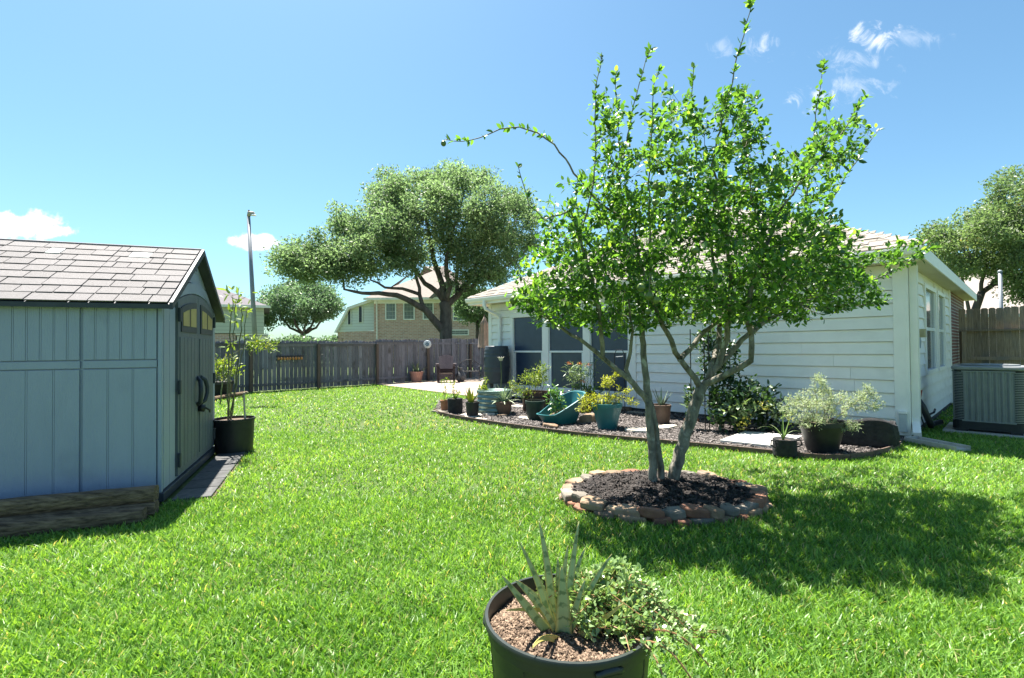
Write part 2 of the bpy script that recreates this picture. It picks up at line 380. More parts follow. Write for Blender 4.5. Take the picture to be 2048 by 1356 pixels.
WX = [(1.03, 2.15), (2.37, 3.51), (3.72, 4.80)]
while z < Z1 - .02:
    z1 = min(z + pit - .008, Z1 - .002); random.seed(100 + k)
    board(.13, .935, z, z1)
    if z1 < .42: board(.938, 4.995, z, z1)
    elif z > 2.30: board(.938, 4.995, z, z1)
    cut = random.uniform(6.3, 9.2); board(5.0 if (.42 <= z1 and z <= 2.30) else 4.998, cut, z, z1); board(cut + .003, HL - .15, z, z1)
    if z1 < 1.0 or z > 2.6: board(.15, 3.2 + .3 * (k % 3), z, z1, 'y'); board(3.203 + .3 * (k % 3), 6.0, z, z1, 'y')
    else: board(.15, 1.80, z, z1, 'y'); board(3.46, 3.66, z, z1, 'y'); board(4.98, 6.0, z, z1, 'y')
    k += 1; z += pit
tr = lambda *b: MB().box(*b).build('trim_board', m_trim, house, bevel=.003)
tr(-.01, .128, -.045, .04, .06, Z1); tr(HL - .148, HL + .002, -.046, .04, .06, Z1 - .001); tr(HL - .04, HL + .046, -.044, .148, .06, Z1)
tr(HL - .02, HL + .05, 6.0, 6.22, .06, Z1)
tr(.937, 1.028, -.05, .04, .40, 2.32); tr(2.152, 2.368, -.05, .04, .40, 2.32); tr(3.512, 3.718, -.05, .04, .40, 2.32); tr(4.802, 4.995, -.05, .04, .40, 2.32)
tr(.92, 5.0, -.055, .04, 2.322, 2.44); tr(.92, 5.0, -.06, .04, .335, .398)
MB().box(HL - .001, HL + .03, 6.222, DEP, .08, Z1 - .002).build('brick_wall', brick_mat('red_brick', (.16, .045, .035), (.22, .07, .05), (.42, .38, .34)), house)
for a, b in WX:                                # twin-sash windows behind dark screens
    w = MB().box(a, b, -.002, .03, .40, 2.32).build('window', m_screen, house)
    MB().box(a + .004, b - .004, -.04, -.003, 1.345, 1.395).build('mid_rail', m_white, w, bevel=.004)
    for z0, z1, dx in ((.42, 1.34, .075), (1.40, 2.30, .022)):
        MB().box(a + .003, a + dx, -.034, -.002, z0, z1).build('sash_frame', m_white, w)
        MB().box(b - dx * .7, b - .003, -.034, -.002, z0, z1).build('sash_frame', m_white, w)
    MB().box(a + .076, b - .06, -.032, -.002, .402, .44).build('sash_frame', m_white, w)
for a, b in ((1.9, 3.36), (3.76, 4.88)):       # windows on the side wall
    w = MB().box(HL - .03, HL + .004, a, b, 1.0, 2.52).build('window', M('window_glass', (.10, .12, .14), (.16, .18, .2), .08, 2, spec=.8), house)
    for y0, y1, z0, z1 in ((a - .09, a, .92, 2.60), (b, b + .09, .92, 2.60)): MB().box(HL - .02, HL + .055, y0, y1, z0, z1).build('window_trim', m_trim, w)
    for z0, z1 in ((2.522, 2.598), (.92, .998)): MB().box(HL - .02, HL + .054, a, b, z0, z1).build('window_trim', m_trim, w)
    MB().box(HL - .01, HL + .03, a + .002, b - .002, 1.74, 1.80).build('mid_rail', m_white, w)
    for y0, y1 in ((a + .002, a + .05), (b - .05, b - .002)): MB().box(HL - .01, HL + .028, y0, y1, 1.002, 2.518).build('sash_frame', m_white, w)
# roof
ex0, ex1, ey0 = -OH, HL + OR, -OH; RZ = Z1 + .17
ax = (ex0 + ex1) / 2; run = ax - ex0; az = RZ + run * PIT
rf = MB().add([(ex0, ey0, RZ), (ex1, ey0, RZ), (ex1, DEP + .3, RZ), (ex0, DEP + .3, RZ), (ax, ey0 + run, az), (ax, DEP + .3 - run * .9, az)],
              [(0, 1, 4), (1, 2, 5, 4), (2, 3, 5), (3, 0, 4, 5)]).build('roof', m_shingle, house)
MB().box(ex0 + .02, ex1 - .02, ey0 + .02, .03, Z1 - .012, Z1 + .004).build('soffit', m_soffit, house)
MB().box(HL - .02, ex1 - .02, .031, DEP + .25, Z1 - .011, Z1 + .005).build('soffit', m_soffit, house)
MB().box(ex0 + .02, -.001, .031, DEP + .25, Z1 - .013, Z1 + .003).build('soffit', m_soffit, house)
fas = lambda *b: MB().box(*b).build('fascia', m_trim, house)
fas(ex0, ex1, ey0, ey0 + .022, Z1 - .03, RZ - .006); fas(ex1 - .022, ex1, ey0 + .023, DEP + .3, Z1 - .03, RZ - .006); fas(ex0, ex0 + .022, ey0 + .023, DEP + .3, Z1 - .03, RZ - .006)
# gutter along the front eave (open K profile)
gp = [(ey0 - .002, RZ - .02), (ey0 - .11, RZ - .015), (ey0 - .115, RZ - .045), (ey0 - .085, RZ - .12), (ey0 - .002, RZ - .13)]
MB().prism(gp, ex0 - .02, ex1 - .02, lambda p, q, c: (c, p, q)).build('gutter', m_trim, house)
# shingle tabs on the front hip: the nearest as pieces, the rest as one part
tab = MB().box(-.5, .5, 0, .185, 0, .012); tab_me = bpy.data.meshes.new('shingle'); tab_me.from_pydata(tab.v, [], tab.f); tab_me.materials.append(m_shingle)
sl_ang = math.atan(PIT); rest = MB(); cnt = 0; cosA = math.cos(sl_ang); random.seed(5)
rot = Matrix.Rotation(sl_ang - .05, 3, 'X')
for j in range(int(run / .125)):
    yy = ey0 - .03 + .125 * j; xx = ex0 + .125 * j - random.uniform(0, .3); zz = RZ + .004 + PIT * .125 * j
    while xx < ex1 - .125 * j:
        w = random.choice((.2, .26, .33, .33, .4)); lo = max(xx, ex0 + .125 * j - .03); hi = min(xx + w - .006, ex1 - .125 * j + .03)
        if hi - lo > .03:
            lift = random.choice((.002, .004, .011))
            if cnt < 300 and (lo < 2.6 or lo > 8.0):
                o = link('shingle', tab_me, None, rf, loc=((lo + hi) / 2, yy, zz + lift)); o.scale = (hi - lo, 1, 1); o.rotation_euler = (sl_ang - .05, 0, 0); cnt += 1
            else: rest.add([rot @ Vector((v[0] * (hi - lo), v[1], v[2])) + Vector(((lo + hi) / 2, yy, zz + lift)) for v in tab.v], tab.f)
        xx += w
tag(rest.build('shingle_field', m_shingle, rf), kind='stuff')
for sx, cx in ((1, ex0), (-1, ex1)):           # hip caps
    mb = MB()
    for j in range(34):
        t = j * .16; c = Vector((cx + sx * t, ey0 + t, RZ + PIT * t + .03)); d = Vector((sx, 1, PIT)).normalized(); s = Vector((-sx, 1, 0)).normalized() if False else d.cross(Vector((0, 0, 1))).normalized()
        mb.add([c - s * .11 - Vector((0, 0, .03)), c + Vector((0, 0, .012)), c + s * .11 - Vector((0, 0, .03)), c - s * .11 - Vector((0, 0, .035)) + d * .26, c + d * .26, c + s * .11 - Vector((0, 0, .035)) + d * .26], [(0, 1, 4, 3), (1, 2, 5, 4)])
    mb.build('hip_cap', m_shingle, rf)
def rect_tube(path, w, d):
    """flat rectangular pipe along local points, width along the wall"""
    mb = MB(); n = len(path); vs = []
    for i, p in enumerate(path):
        t = (Vector(path[min(i + 1, n - 1)]) - Vector(path[max(0, i - 1)])).normalized(); side = Vector((1, 0, 0)) if abs(t.x) < .5 else Vector((0, 1, 0))
        nn = t.cross(side).normalized(); side = nn.cross(t).normalized()
        vs += [Vector(p) + side * a * w / 2 + nn * b * d / 2 for a, b in ((-1, -1), (1, -1), (1, 1), (-1, 1))]
    fs = [(i * 4 + j, i * 4 + (j + 1) % 4, i * 4 + 4 + (j + 1) % 4, i * 4 + 4 + j) for i in range(n - 1) for j in range(4)] + [(3, 2, 1, 0), tuple(range(4 * n - 4, 4 * n))]
    return mb.add(vs, fs)
dx = .50
ds = rect_tube([(dx - .15, ey0 - .06, RZ - .12), (dx - .15, ey0 - .06, RZ - .26), (dx - .12, ey0 - .03, RZ - .36), (dx, -.16, RZ - .52), (dx + .02, -.09, RZ - .62), (dx + .02, -.085, RZ - .8), (dx + .02, -.085, 1.52)], .095, .075).build('downspout', m_trim, house, bevel=.008)
ds = rect_tube([(HL + .10, .075, Z1 - .04), (HL + .10, .075, .34), (HL + .10, .05, .26), (HL + .115, -.02, .19), (HL + .14, -.16, .10)], .10, .10).build('downspout', m_trim, house, bevel=.006)
for q in range(5):
    MB().box(HL + .152, HL + .156, .035 + .018 * q, .045 + .018 * q, .36, Z1 - .06).build('rib', m_trim, ds)
for j in range(7):
    t = j / 6; MB().obox((HL + .10 + .03 * t, .055 - .2 * t, .29 - .17 * t), (.112, .016, .012), Matrix.Rotation(-.9, 3, 'X')).build('elbow_crimp', m_trim, ds)
# small fittings on the wall
jb = MB().box(HL - .09, HL + .005, -.10, -.048, .12, .40).build('junction_box', M('grey_box', (.42, .44, .45), (.5, .52, .53), .5, 6), house, bevel=.004)
MB().box(HL - .10, HL + .012, -.108, -.046, .405, .44).build('box_lid', m_trim, jb)
fl = MB().box(HL + .03, HL + .15, .78, .98, 1.60, 1.74).build('floodlight', M('floodlight_tan', (.34, .29, .17), (.42, .36, .22), .5, 6), house, bevel=.006)
MB().prism([(.86, 1.40), (1.16, 1.42), (1.22, 1.55), (1.12, 1.66), (.88, 1.64)], HL + .02, HL + .05, lambda p, q, c: (c, p, q)).build('lamp_back_plate', M('blue_grey_plate', (.20, .27, .33), (.28, .36, .42), .4, 6), fl)

# rain barrel stand etc come later; splash block under the right downspout
p = hw(HL + .22, -.34)
sb = thing('splash_block', 'pale ribbed splash block lying under the downspout elbow', 'splash block', (p.x, p.y, .0), HR - .62)
mbx = MB().box(-.16, .58, -.11, .11, .012, .045).build('tray', m_conc, sb, bevel=.008)
for s in (-1, 1): MB().box(-.16, .58, s * .112 - .012, s * .112 + .012, .012, .085).build('side_rim', m_conc, sb, bevel=.006)
MB().box(-.185, -.16, -.12, .12, .012, .09).build('back_rim', m_conc, sb, bevel=.006)

# ------------------------------------------------------------------ storage shed
S0 = Vector((-3.43, 4.89, 0)); SG = Vector((-.35, .937, 0)).normalized(); SRZ = math.atan2(SG.y, SG.x); SHY = Vector((-SG.y, SG.x, 0))
def sw(x, y, z=0): return S0 + SG * x + SHY * y + Vector((0, 0, z))
SWD = 2.50; SLN = 3.62; SE = 1.97; SP = 2.67; SB = .10
shed = thing('storage_shed', 'grey resin storage shed with arched double doors and shingled gable roof', 'shed', S0, SRZ)
body = MB().prism([(0.01, SB), (SWD - .01, SB), (SWD - .01, SE), (SWD / 2, SP - .03), (0.01, SE)], .012, SLN, lambda a, b, c: (a, c, b)).build('wall', m_shed, shed)
MB().box(-.03, SWD + .03, -.03, SLN + .02, .03, SB + .015).build('floor_sill', m_sheddark, shed, bevel=.006)
# near long wall: narrow boards above the rail, wide ones below
y = .03
while y < SLN - .1:
    P0 = y; PW = .592
    for a, b, z0, z1, n in ((P0, P0 + PW, 1.415, 1.925, 6), (P0, P0 + PW, SB + .03, 1.325, 3)):
        w = PW / n
        for i in range(n):
            MB().box(-.012, .012, a + i * w + .0075, a + (i + 1) * w - .0075, z0, z1).build('wall_board', m_shed, shed, bevel=.003)
            if i: MB().box(-.0095, .0115, a + i * w - .0055, a + i * w + .0055, z0, z1).build('bead', m_shed, shed)
    MB().box(-.011, .012, P0 + .004, P0 + PW - .004, 1.335, 1.405).build('rail_board', m_shed, shed, bevel=.003)
    MB().box(-.008, .012, P0 + .004, P0 + PW - .004, 1.932, 1.968).build('rail_board', m_shed, shed, bevel=.003)
    y += .605
MB().box(-.016, .028, -.010, .026, SB + .016, SE - .004).build('corner_post', m_shed, shed, bevel=.008)
# gable face pieces
DC = 1.40; D0 = .50; D1 = 2.30; AZ = 2.04; AH = .13
def arch(x, dz=0): t = (x - DC) / ((D1 - D0) / 2); return AZ + AH * (1 - t * t) + dz
def gz(x): return SE + (SP - SE) * (1 - abs(x - SWD / 2) / (SWD / 2))
for a, b in ((.06, .25), (.26, .46), (2.35, 2.49)):
    MB().box(a, b, -.006, .013, SB + .03, SE - .02).build('wall_board', m_shed, shed, bevel=.003)
arc = [D0 - .11 + (D1 - D0 + .22) * i / 24 for i in range(25)]
outl = [(x, min(arch(min(max(x, D0), D1), .135) - (.05 if x < D0 or x > D1 else 0), gz(x) - .06)) for x in arc] + [(x, arch(min(max(x, D0), D1), .012) - (.0 if D0 <= x <= D1 else .04)) for x in arc[::-1]]
MB().prism(outl, -.022, .013, lambda a, b, c: (a, c, b)).build('door_arch', m_shed, shed)
MB().prism([(.62, 2.30), (1.90, 2.30), (1.30, 2.60), (1.22, 2.60)], -.008, .013, lambda a, b, c: (a, c, b)).build('gable_panel', m_shed, shed)
vt = MB().prism([(1.08, 2.44), (1.46, 2.44), (1.27, 2.66)], -.016, -.007, lambda a, b, c: (a, c, b)).build('gable_vent', m_shed, shed)
for i, w in enumerate((.17, .12, .06)): MB().box(1.27 - w / 2, 1.27 + w / 2, -.020, -.0165, 2.465 + .05 * i, 2.49 + .05 * i).build('vent_slot', m_sheddark, vt)
for side, (a, b) in enumerate(((D0 + .008, DC - .006), (DC + .006, D1 - .008))):
    xs = [a + (b - a) * i / 10 for i in range(11)]
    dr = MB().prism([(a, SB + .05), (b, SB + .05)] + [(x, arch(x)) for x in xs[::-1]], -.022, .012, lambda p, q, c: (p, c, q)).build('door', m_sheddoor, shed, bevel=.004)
    nb = 5; w = (b - a - .10) / nb
    for i in range(nb):
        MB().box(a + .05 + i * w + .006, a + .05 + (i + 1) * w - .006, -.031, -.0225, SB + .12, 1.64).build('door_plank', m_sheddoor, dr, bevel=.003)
    xs = [a + .10 + (b - a - .2) * i / 10 for i in range(11)]
    MB().prism([(xs[0], 1.70), (xs[-1], 1.70)] + [(x, arch(x, -.10)) for x in xs[::-1]], -.034, -.0225, lambda p, q, c: (p, c, q)).build('window_frame', m_sheddark, dr)
    h = (xs[0] + xs[-1]) / 2
    for x0, x1 in ((xs[0] + .05, h - .03), (h + .03, xs[-1] - .05)):
        q = [x0 + (x1 - x0) * i / 5 for i in range(6)]
        MB().prism([(x0, 1.77), (x1, 1.77)] + [(x, arch(x, -.17)) for x in q[::-1]], -.038, -.0345, lambda p, q_, c: (p, c, q_)).build('window_pane', m_pane, dr)
    for hz in (.32, 1.10, 1.88):
        xh = a if side == 0 else b
        MB().box(xh - .022, xh + .022, -.05, -.0225, hz - .075, hz + .075).build('hinge', m_sheddark, dr, bevel=.006)
    xh = b - .075 if side == 0 else a + .075; sg = 1 if side else -1
    MB().tube([(xh, -.03, 1.16), (xh + sg * .05, -.075, 1.12), (xh + sg * .09, -.09, 1.03), (xh + sg * .09, -.09, .95), (xh + sg * .05, -.075, .86), (xh, -.03, .83)], .024, 8).build('handle', m_sheddark, dr, smooth=True)
lk = MB().tube([(DC + .01, -.03, .78), (DC + .03, -.09, .77)], .045, 10).build('lock', m_black, shed, smooth=True)
MB().tube([(DC + .03, -.09, .78), (DC + .10, -.13, .74), (DC + .15, -.12, .71)], .012, 6).build('lock_lever', m_black, lk, smooth=True)
# roof
X0 = -.10; ry0 = -.09; ry1 = SLN + .09; slope = (SP - SE) / (SWD / 2); zE = SE - slope * .10 + .03
rt = MB()
for s, x0 in ((1, X0), (-1, SWD - X0)):
    pts = [(x0, zE), (SWD / 2, SP + .03), (SWD / 2, SP - .01), (x0, zE - .045)]
    rt.prism(pts, ry0, ry1, lambda p, q, c: (p, c, q))
roof = rt.build('roof', m_sheddark, shed)
sh_me = bpy.data.meshes.new('roof_shingle'); _b = MB().box(.0, 1.0, -.5, .5, 0, .011); sh_me.from_pydata(_b.v, [], _b.f); sh_me.materials.append(m_shedroof)
ang = math.atan(slope); sl_len = (SWD / 2 - X0) / math.cos(ang); NR = 9; rl = sl_len / NR; random.seed(21)
for j in range(NR):
    yy = ry0 + .01
    seam = .70 + .0 * j
    while yy < ry1 - .02:
        w = random.choice((.13, .16, .20, .27, .31)); 
        if yy < seam < yy + w + .06: w = seam - yy
        w = min(w, ry1 - yy)
        x = X0 + j * rl * math.cos(ang); zz = zE + j * rl * math.sin(ang)
        light = j == 7 and (yy < .42 < yy + w or yy < 1.22 < yy + w)
        o = link('skylight_panel' if light else 'roof_shingle', sh_me, None, roof, loc=(x - .012, yy + w / 2, zz + .010 + random.choice((0, .002, .004))))
        if light:
            me2 = sh_me.copy(); me2.materials.clear(); me2.materials.append(M('skylight_white', (.62, .62, .60), (.68, .68, .66), .4, 5)); o.data = me2
        o.scale = (rl * 1.06, w - .007, 1); o.rotation_euler = (0, -ang + .045, 0)
        b = o.modifiers.new('bevel', 'BEVEL'); b.width = .004; b.segments = 1
        yy += w
MB().tube([(SWD / 2, ry0, SP + .035), (SWD / 2, ry1, SP + .035)], .03, 8).build('ridge_cap', m_shedroof, roof)
for s, x0 in ((1, X0), (-1, SWD - X0)):
    MB().prism([(x0, zE + .02), (SWD / 2, SP + .055), (SWD / 2, SP - .02), (x0, zE - .05)], ry0 - .03, ry0, lambda p, q, c: (p, c, q)).build('rake_trim', m_sheddark, roof)

# weathered timbers against the shed
def timber(pa, pb, r, z, label, sag=0):
    a = sw(*pa); b = sw(*pb); c = Vector((a.x, a.y, 0)); d = b - a; n = 18; t = thing('timber', label, 'timber', (a.x, a.y, 0), 0, 'old timbers beside the shed')
    random.seed(int(z * 999) + int(r * 1e4)); mb = MB(); vs = []; m = 14
    for i in range(n + 1):
        s = i / n; cpt = d * s + Vector((0, 0, z + r)); fw = d.normalized(); sd = fw.cross(Vector((0, 0, 1)))
        for j in range(m):
            an = 2 * math.pi * j / m; ca, sa = math.cos(an), math.sin(an); q = (abs(ca) ** 4 + abs(sa) ** 4) ** -.25
            rr = r * (.72 * q + .28) * (1 + .035 * math.sin(5 * s * 6 + j * 1.7) + random.uniform(-.03, .03))
            vs.append(cpt + sd * rr * 1.15 * ca + Vector((0, 0, rr * sa)))
    fs = [(i * m + j, i * m + (j + 1) % m, (i + 1) * m + (j + 1) % m, (i + 1) * m + j) for i in range(n) for j in range(m)] + [tuple(range(m))[::-1], tuple(range(n * m, n * m + m))]
    mb.add(vs, fs).build('log', m_log, t, smooth=False)
    return t
timber((-.33, -.05), (-.34, 2.5), .072, .118, 'topmost weathered timber lying on another against the shed wall')
timber((-.36, -.06), (-.37, 2.5), .066, .0, 'weathered timber under the topmost one beside the shed wall')
timber((-.54, -.02), (-.58, 2.45), .066, -.004, 'sunlit weathered timber lying lowest and nearest in the lawn')

# paver strip before the shed doors
strip = MB().prism([(.0, 0), (2.72, 0), (2.72, .38), (0, .38)], -.02, .006).build('paver_path', m_soil); strip.location = sw(.0, -.44); strip.rotation_euler = (0, 0, SRZ); tag(strip, kind='structure')
m_paver = M('dark_paver', (.055, .056, .058), (.10, .10, .10), .9, 16, .35, rnd=.15, mud=((.05, .05, .05), 4, .55))
for i in range(7): MB().box(.02 + i * .385, .39 + i * .385, .02, .36, .0, .032).build('paver', m_paver, strip, bevel=.006)

# ------------------------------------------------------------------ fences
FD = Vector((.7179, .6965, 0)).normalized(); FO = Vector((-9.9, 16.6, 0))
fence = thing('back_fence', 'weathered grey wooden picket fence running behind the lawn and patio', 'fence', FO, math.atan2(FD.y, FD.x))
s = -2.2; random.seed(11); i = 0
while s < 13.2:
    w = random.uniform(.132, .140); h = 1.80 + .02 * math.sin(i * .7) + random.uniform(-.008, .008) + (.06 if s > 5.9 else 0) + (.05 if s > 8.5 else 0)
    mb = MB().prism([(s, .03 + random.uniform(-.01, .02)), (s + w, .03), (s + w, h - .03), (s + w - .03, h), (s + .03, h), (s, h - .03)], .0, .017, lambda a, b, c: (a, c, b))
    o = mb.build('board', m_fence, fence); i += 1
    o.rotation_euler = (0, 0, random.uniform(-.004, .004))
    s += w + (random.choice((.012, .014, .016)) if s < 5.9 else random.choice((.001, .004, .008, .003)))
posts = (-1.35, 1.11, 3.48, 5.93, 8.46, 10.9, 13.0)
for a, b in zip(posts[:-1], posts[1:]):
    e = .05 if a > 5 else 0
    MB().box(a, b - .004, -.042, -.002, 1.60 + e, 1.685 + e).build('top_rail', m_fence, fence)
    MB().box(a, b - .004, -.041, -.002, .20, .285).build('bottom_rail', m_fence, fence)
    if a < 8.4: MB().box(a - .02, b + .02, -.10, -.0, 1.688 + e, 1.722 + e).build('cap_rail', m_fence, fence)
for a in posts: MB().box(a - .05, a + .05, -.145, -.045, 0, 1.67).build('post', m_post, fence)

RF = hw(HL + .06, 8.0)
rfence = thing('side_fence', 'tall brown wooden fence closing the side yard behind the air conditioner', 'fence', RF, HR)
s = .0; random.seed(12)
while s < 5.2:
    w = random.uniform(.135, .145); h = 2.40 + random.uniform(-.02, .02)
    MB().prism([(s, .04), (s + w, .04), (s + w, h - .03), (s + w - .03, h), (s + .03, h), (s, h - .03)], .0, .017, lambda a, b, c: (a, c, b)).build('board', m_fence2, rfence)
    s += w + random.choice((.001, .003, .007))
for z0 in (.3, 1.05): MB().box(.1, 5.2, -.04, -.002, z0, z0 + .085).build('rail', m_fence2, rfence)
MB().box(.0, 5.2, -.10, -.002, 1.80, 1.845).build('rail', m_fence2, rfence)
for a in (.06, 2.5, 4.9): MB().box(a, a + .09, -.135, -.045, 0, 1.798).build('post', m_fence2, rfence)

# ------------------------------------------------------------------ patio
PATIO = [(-5.75, 20.75), (-1.42, 15.35), (-.75, 14.78), (-.3, 15.2), (4.4, 19.6), (4.4, 30.0)]
pat = MB().prism(PATIO, -.02, .03).build('patio', m_patio); tag(pat, 'tan stone patio between the house corner and the fence', kind='structure')
# ------------------------------------------------------------------ citrus tree and its stone ring
RC = Vector((1.445, 4.92, 0)); RA, RB = .93, .70
m_stone = M('sandstone', (.17, .105, .062), (.31, .22, .145), .9, 6, .6, rnd=.32, bscale=22, mud=((.16, .125, .10), 5, .54))
m_stone_r = M('red_sandstone', (.17, .072, .042), (.28, .14, .088), .9, 6, .6, rnd=.2, bscale=22, mud=((.15, .08, .06), 5, .54))
m_stone_g = M('grey_stone', (.12, .105, .085), (.22, .195, .16), .9, 7, .5, rnd=.25, bscale=22, mud=((.13, .125, .12), 4, .55))
m_stone_y = M('ochre_stone', (.26, .175, .05), (.42, .31, .14), .9, 6, .5, bscale=22)
def rock(sx, sy, sz, seed, n=9, mlat=5):
    """irregular faceted stone sitting on z = 0"""
    rg = random.Random(seed); vs = []; fs = []
    ph = [rg.uniform(0, 6.3) for _ in range(4)]
    out = []
    for j in range(n):
        a = 2 * math.pi * j / n; q = (abs(math.cos(a)) ** 9 + abs(math.sin(a)) ** 9) ** (-1 / 9)
        out.append((a, q * (1 + .10 * math.sin(2 * a + ph[0]) + .07 * math.sin(3 * a + ph[1]) + rg.uniform(-.16, .16))))
    lv = ((0, .93), (.2, 1.0), (.80, .98), (.97, .90), (1.0, .78))
    tilt = rg.uniform(-.18, .18); tilt2 = rg.uniform(-.15, .15)
    for z, s in lv:
        for a, q in out:
            x = math.cos(a) * q * s * .5; y = math.sin(a) * q * s * .5
            vs.append((x * sx, y * sy, max(0, (z + (tilt * x + tilt2 * y) * z * 2) * sz + rg.uniform(-.07, .07) * sz * (z > 0))))
    for i in range(len(lv) - 1):
        for j in range(n): fs.append((i * n + j, i * n + (j + 1) % n, (i + 1) * n + (j + 1) % n, (i + 1) * n + j))
    fs += [tuple(range(n))[::-1], tuple(range((len(lv) - 1) * n, len(lv) * n))]
    return MB().add(vs, fs)
ring = thing('stone_border', 'ring of stacked sandstone pieces around the mulched citrus trunk', 'stone border', RC)
random.seed(31); a = 0.0; i = 0; two = math.pi * 2
while a < two - .06:                             # lower course
    w = random.uniform(.13, .26); da = w / math.hypot(RA * math.sin(a), RB * math.cos(a)); mid = a + da / 2
    o = rock(w * .98, .15, random.uniform(.05, .066), 500 + i).build('stone', random.choice((m_stone, m_stone, m_stone_r, m_stone_g)), ring)
    o.location = (RA * math.cos(mid), RB * math.sin(mid), 0); o.rotation_euler = (0, 0, math.atan2(RB * math.cos(mid), -RA * math.sin(mid))); a += da; i += 1
a = .05; seq = 0
while a < two + .0:                              # upper course
    front = math.sin(a) < -.2
    w = random.uniform(.12, .30) if front else random.uniform(.13, .26); da = w / math.hypot(RA * math.sin(a), RB * math.cos(a)); mid = a + da / 2
    if mid > two: break
    mt = random.choice((m_stone, m_stone, m_stone, m_stone_g, m_stone_g, m_stone_r, m_stone_y if front else m_stone))
    if -.75 < math.atan2(math.sin(mid), math.cos(mid)) < -.35: mt = m_stone_r
    o = rock(w * 1.0, random.uniform(.13, .20), random.uniform(.05, .078), 700 + i).build('stone', mt, ring)
    q = random.uniform(.93, .985); o.location = (q * RA * math.cos(mid), q * RB * math.sin(mid), .050 + random.uniform(-.008, .008))
    o.rotation_euler = (random.uniform(-.12, .12), random.uniform(-.12, .12), math.atan2(RB * math.cos(mid), -RA * math.sin(mid)) + random.uniform(-.15, .15)); a += da * .99; i += 1
def chips(name, pts, mat, size=(.02, .055), th=.006, seed=1, up=.35, parent=None):
    """shredded bark: many thin slivers lying at odd angles"""
    rg = np.random.default_rng(seed); n = len(pts); T = np.array([(-.5, -.5, 0), (.5, -.3, 0), (.5, .5, 0), (-.5, .35, 0), (-.4, -.2, 1), (.4, .2, 1)])
    fs = [(0, 1, 5, 4), (1, 2, 5), (2, 3, 4, 5), (3, 0, 4)]
    D = norm(np.c_[rg.normal(size=(n, 2)), rg.normal(size=n) * up]); N = norm(np.c_[rg.normal(size=(n, 2)) * .4, np.ones(n)])
    S = norm(np.cross(N, D)); U = np.cross(D, S); L = rg.uniform(*size, n); Wd = L * rg.uniform(.18, .4, n)
    V = pts[:, None, :] + T[None, :, 0:1] * (D * L[:, None])[:, None, :] + T[None, :, 1:2] * (S * Wd[:, None])[:, None, :] + T[None, :, 2:3] * (U * th)[:, None, :]
    o = link(name, arrmesh(name, V.reshape(-1, 3), fs, n, 6, rg.random(n), mat), mat, parent); o['kind'] = 'stuff'; return o
def mound(poly_fn, nx, ny, x0, x1, y0, y1, hfn, name, mat):
    vs = []; fs = []; idx = {}
    for j in range(ny + 1):
        for i_ in range(nx + 1):
            x = x0 + (x1 - x0) * i_ / nx; y = y0 + (y1 - y0) * j / ny
            if poly_fn(x, y): idx[i_, j] = len(vs); vs.append((x, y, hfn(x, y)))
    for j in range(ny):
        for i_ in range(nx):
            q = [(i_, j), (i_ + 1, j), (i_ + 1, j + 1), (i_, j + 1)]
            if all(k_ in idx for k_ in q): fs.append(tuple(idx[k_] for k_ in q))
    return MB().add(vs, fs).build(name, mat, smooth=True)
def LEAFMULCH(name, c1, c2):
    return LEAF(name, c1, c2, 0.0, .85, spec=.25)
m_chip = LEAFMULCH('bark_chip', (.005, .0045, .0045), (.062, .052, .048))
m_chip2 = LEAFMULCH('bark_chip_grey', (.018, .015, .014), (.20, .175, .165))
rm_h = lambda x, y: .09 + .05 * math.exp(-((x - 1.5) ** 2 + (y - 5.05) ** 2) / .15) + .012 * math.sin(x * 23) * math.cos(y * 27)
rm = mound(lambda x, y: ((x - RC.x) / (RA - .02)) ** 2 + ((y - RC.y) / (RB - .02)) ** 2 < 1, 70, 56, RC.x - RA, RC.x + RA, RC.y - RB, RC.y + RB, rm_h, 'ring_mulch', m_mulch)
tag(rm, 'black shredded mulch heaped inside the stone ring', 'mulch', kind='stuff')
n = 9000; a_ = rng.random(n) * two; r_ = np.sqrt(rng.random(n)) * .93
px_ = RC.x + RA * r_ * np.cos(a_); py_ = RC.y + RB * r_ * np.sin(a_)
tag(chips('ring_mulch_shreds', np.c_[px_, py_, np.array([rm_h(x, y) for x, y in zip(px_, py_)]) + rng.random(n) * .014], m_chip, (.02, .07), .005, 3), 'loose dark bark shreds on the ring mulch', 'mulch')

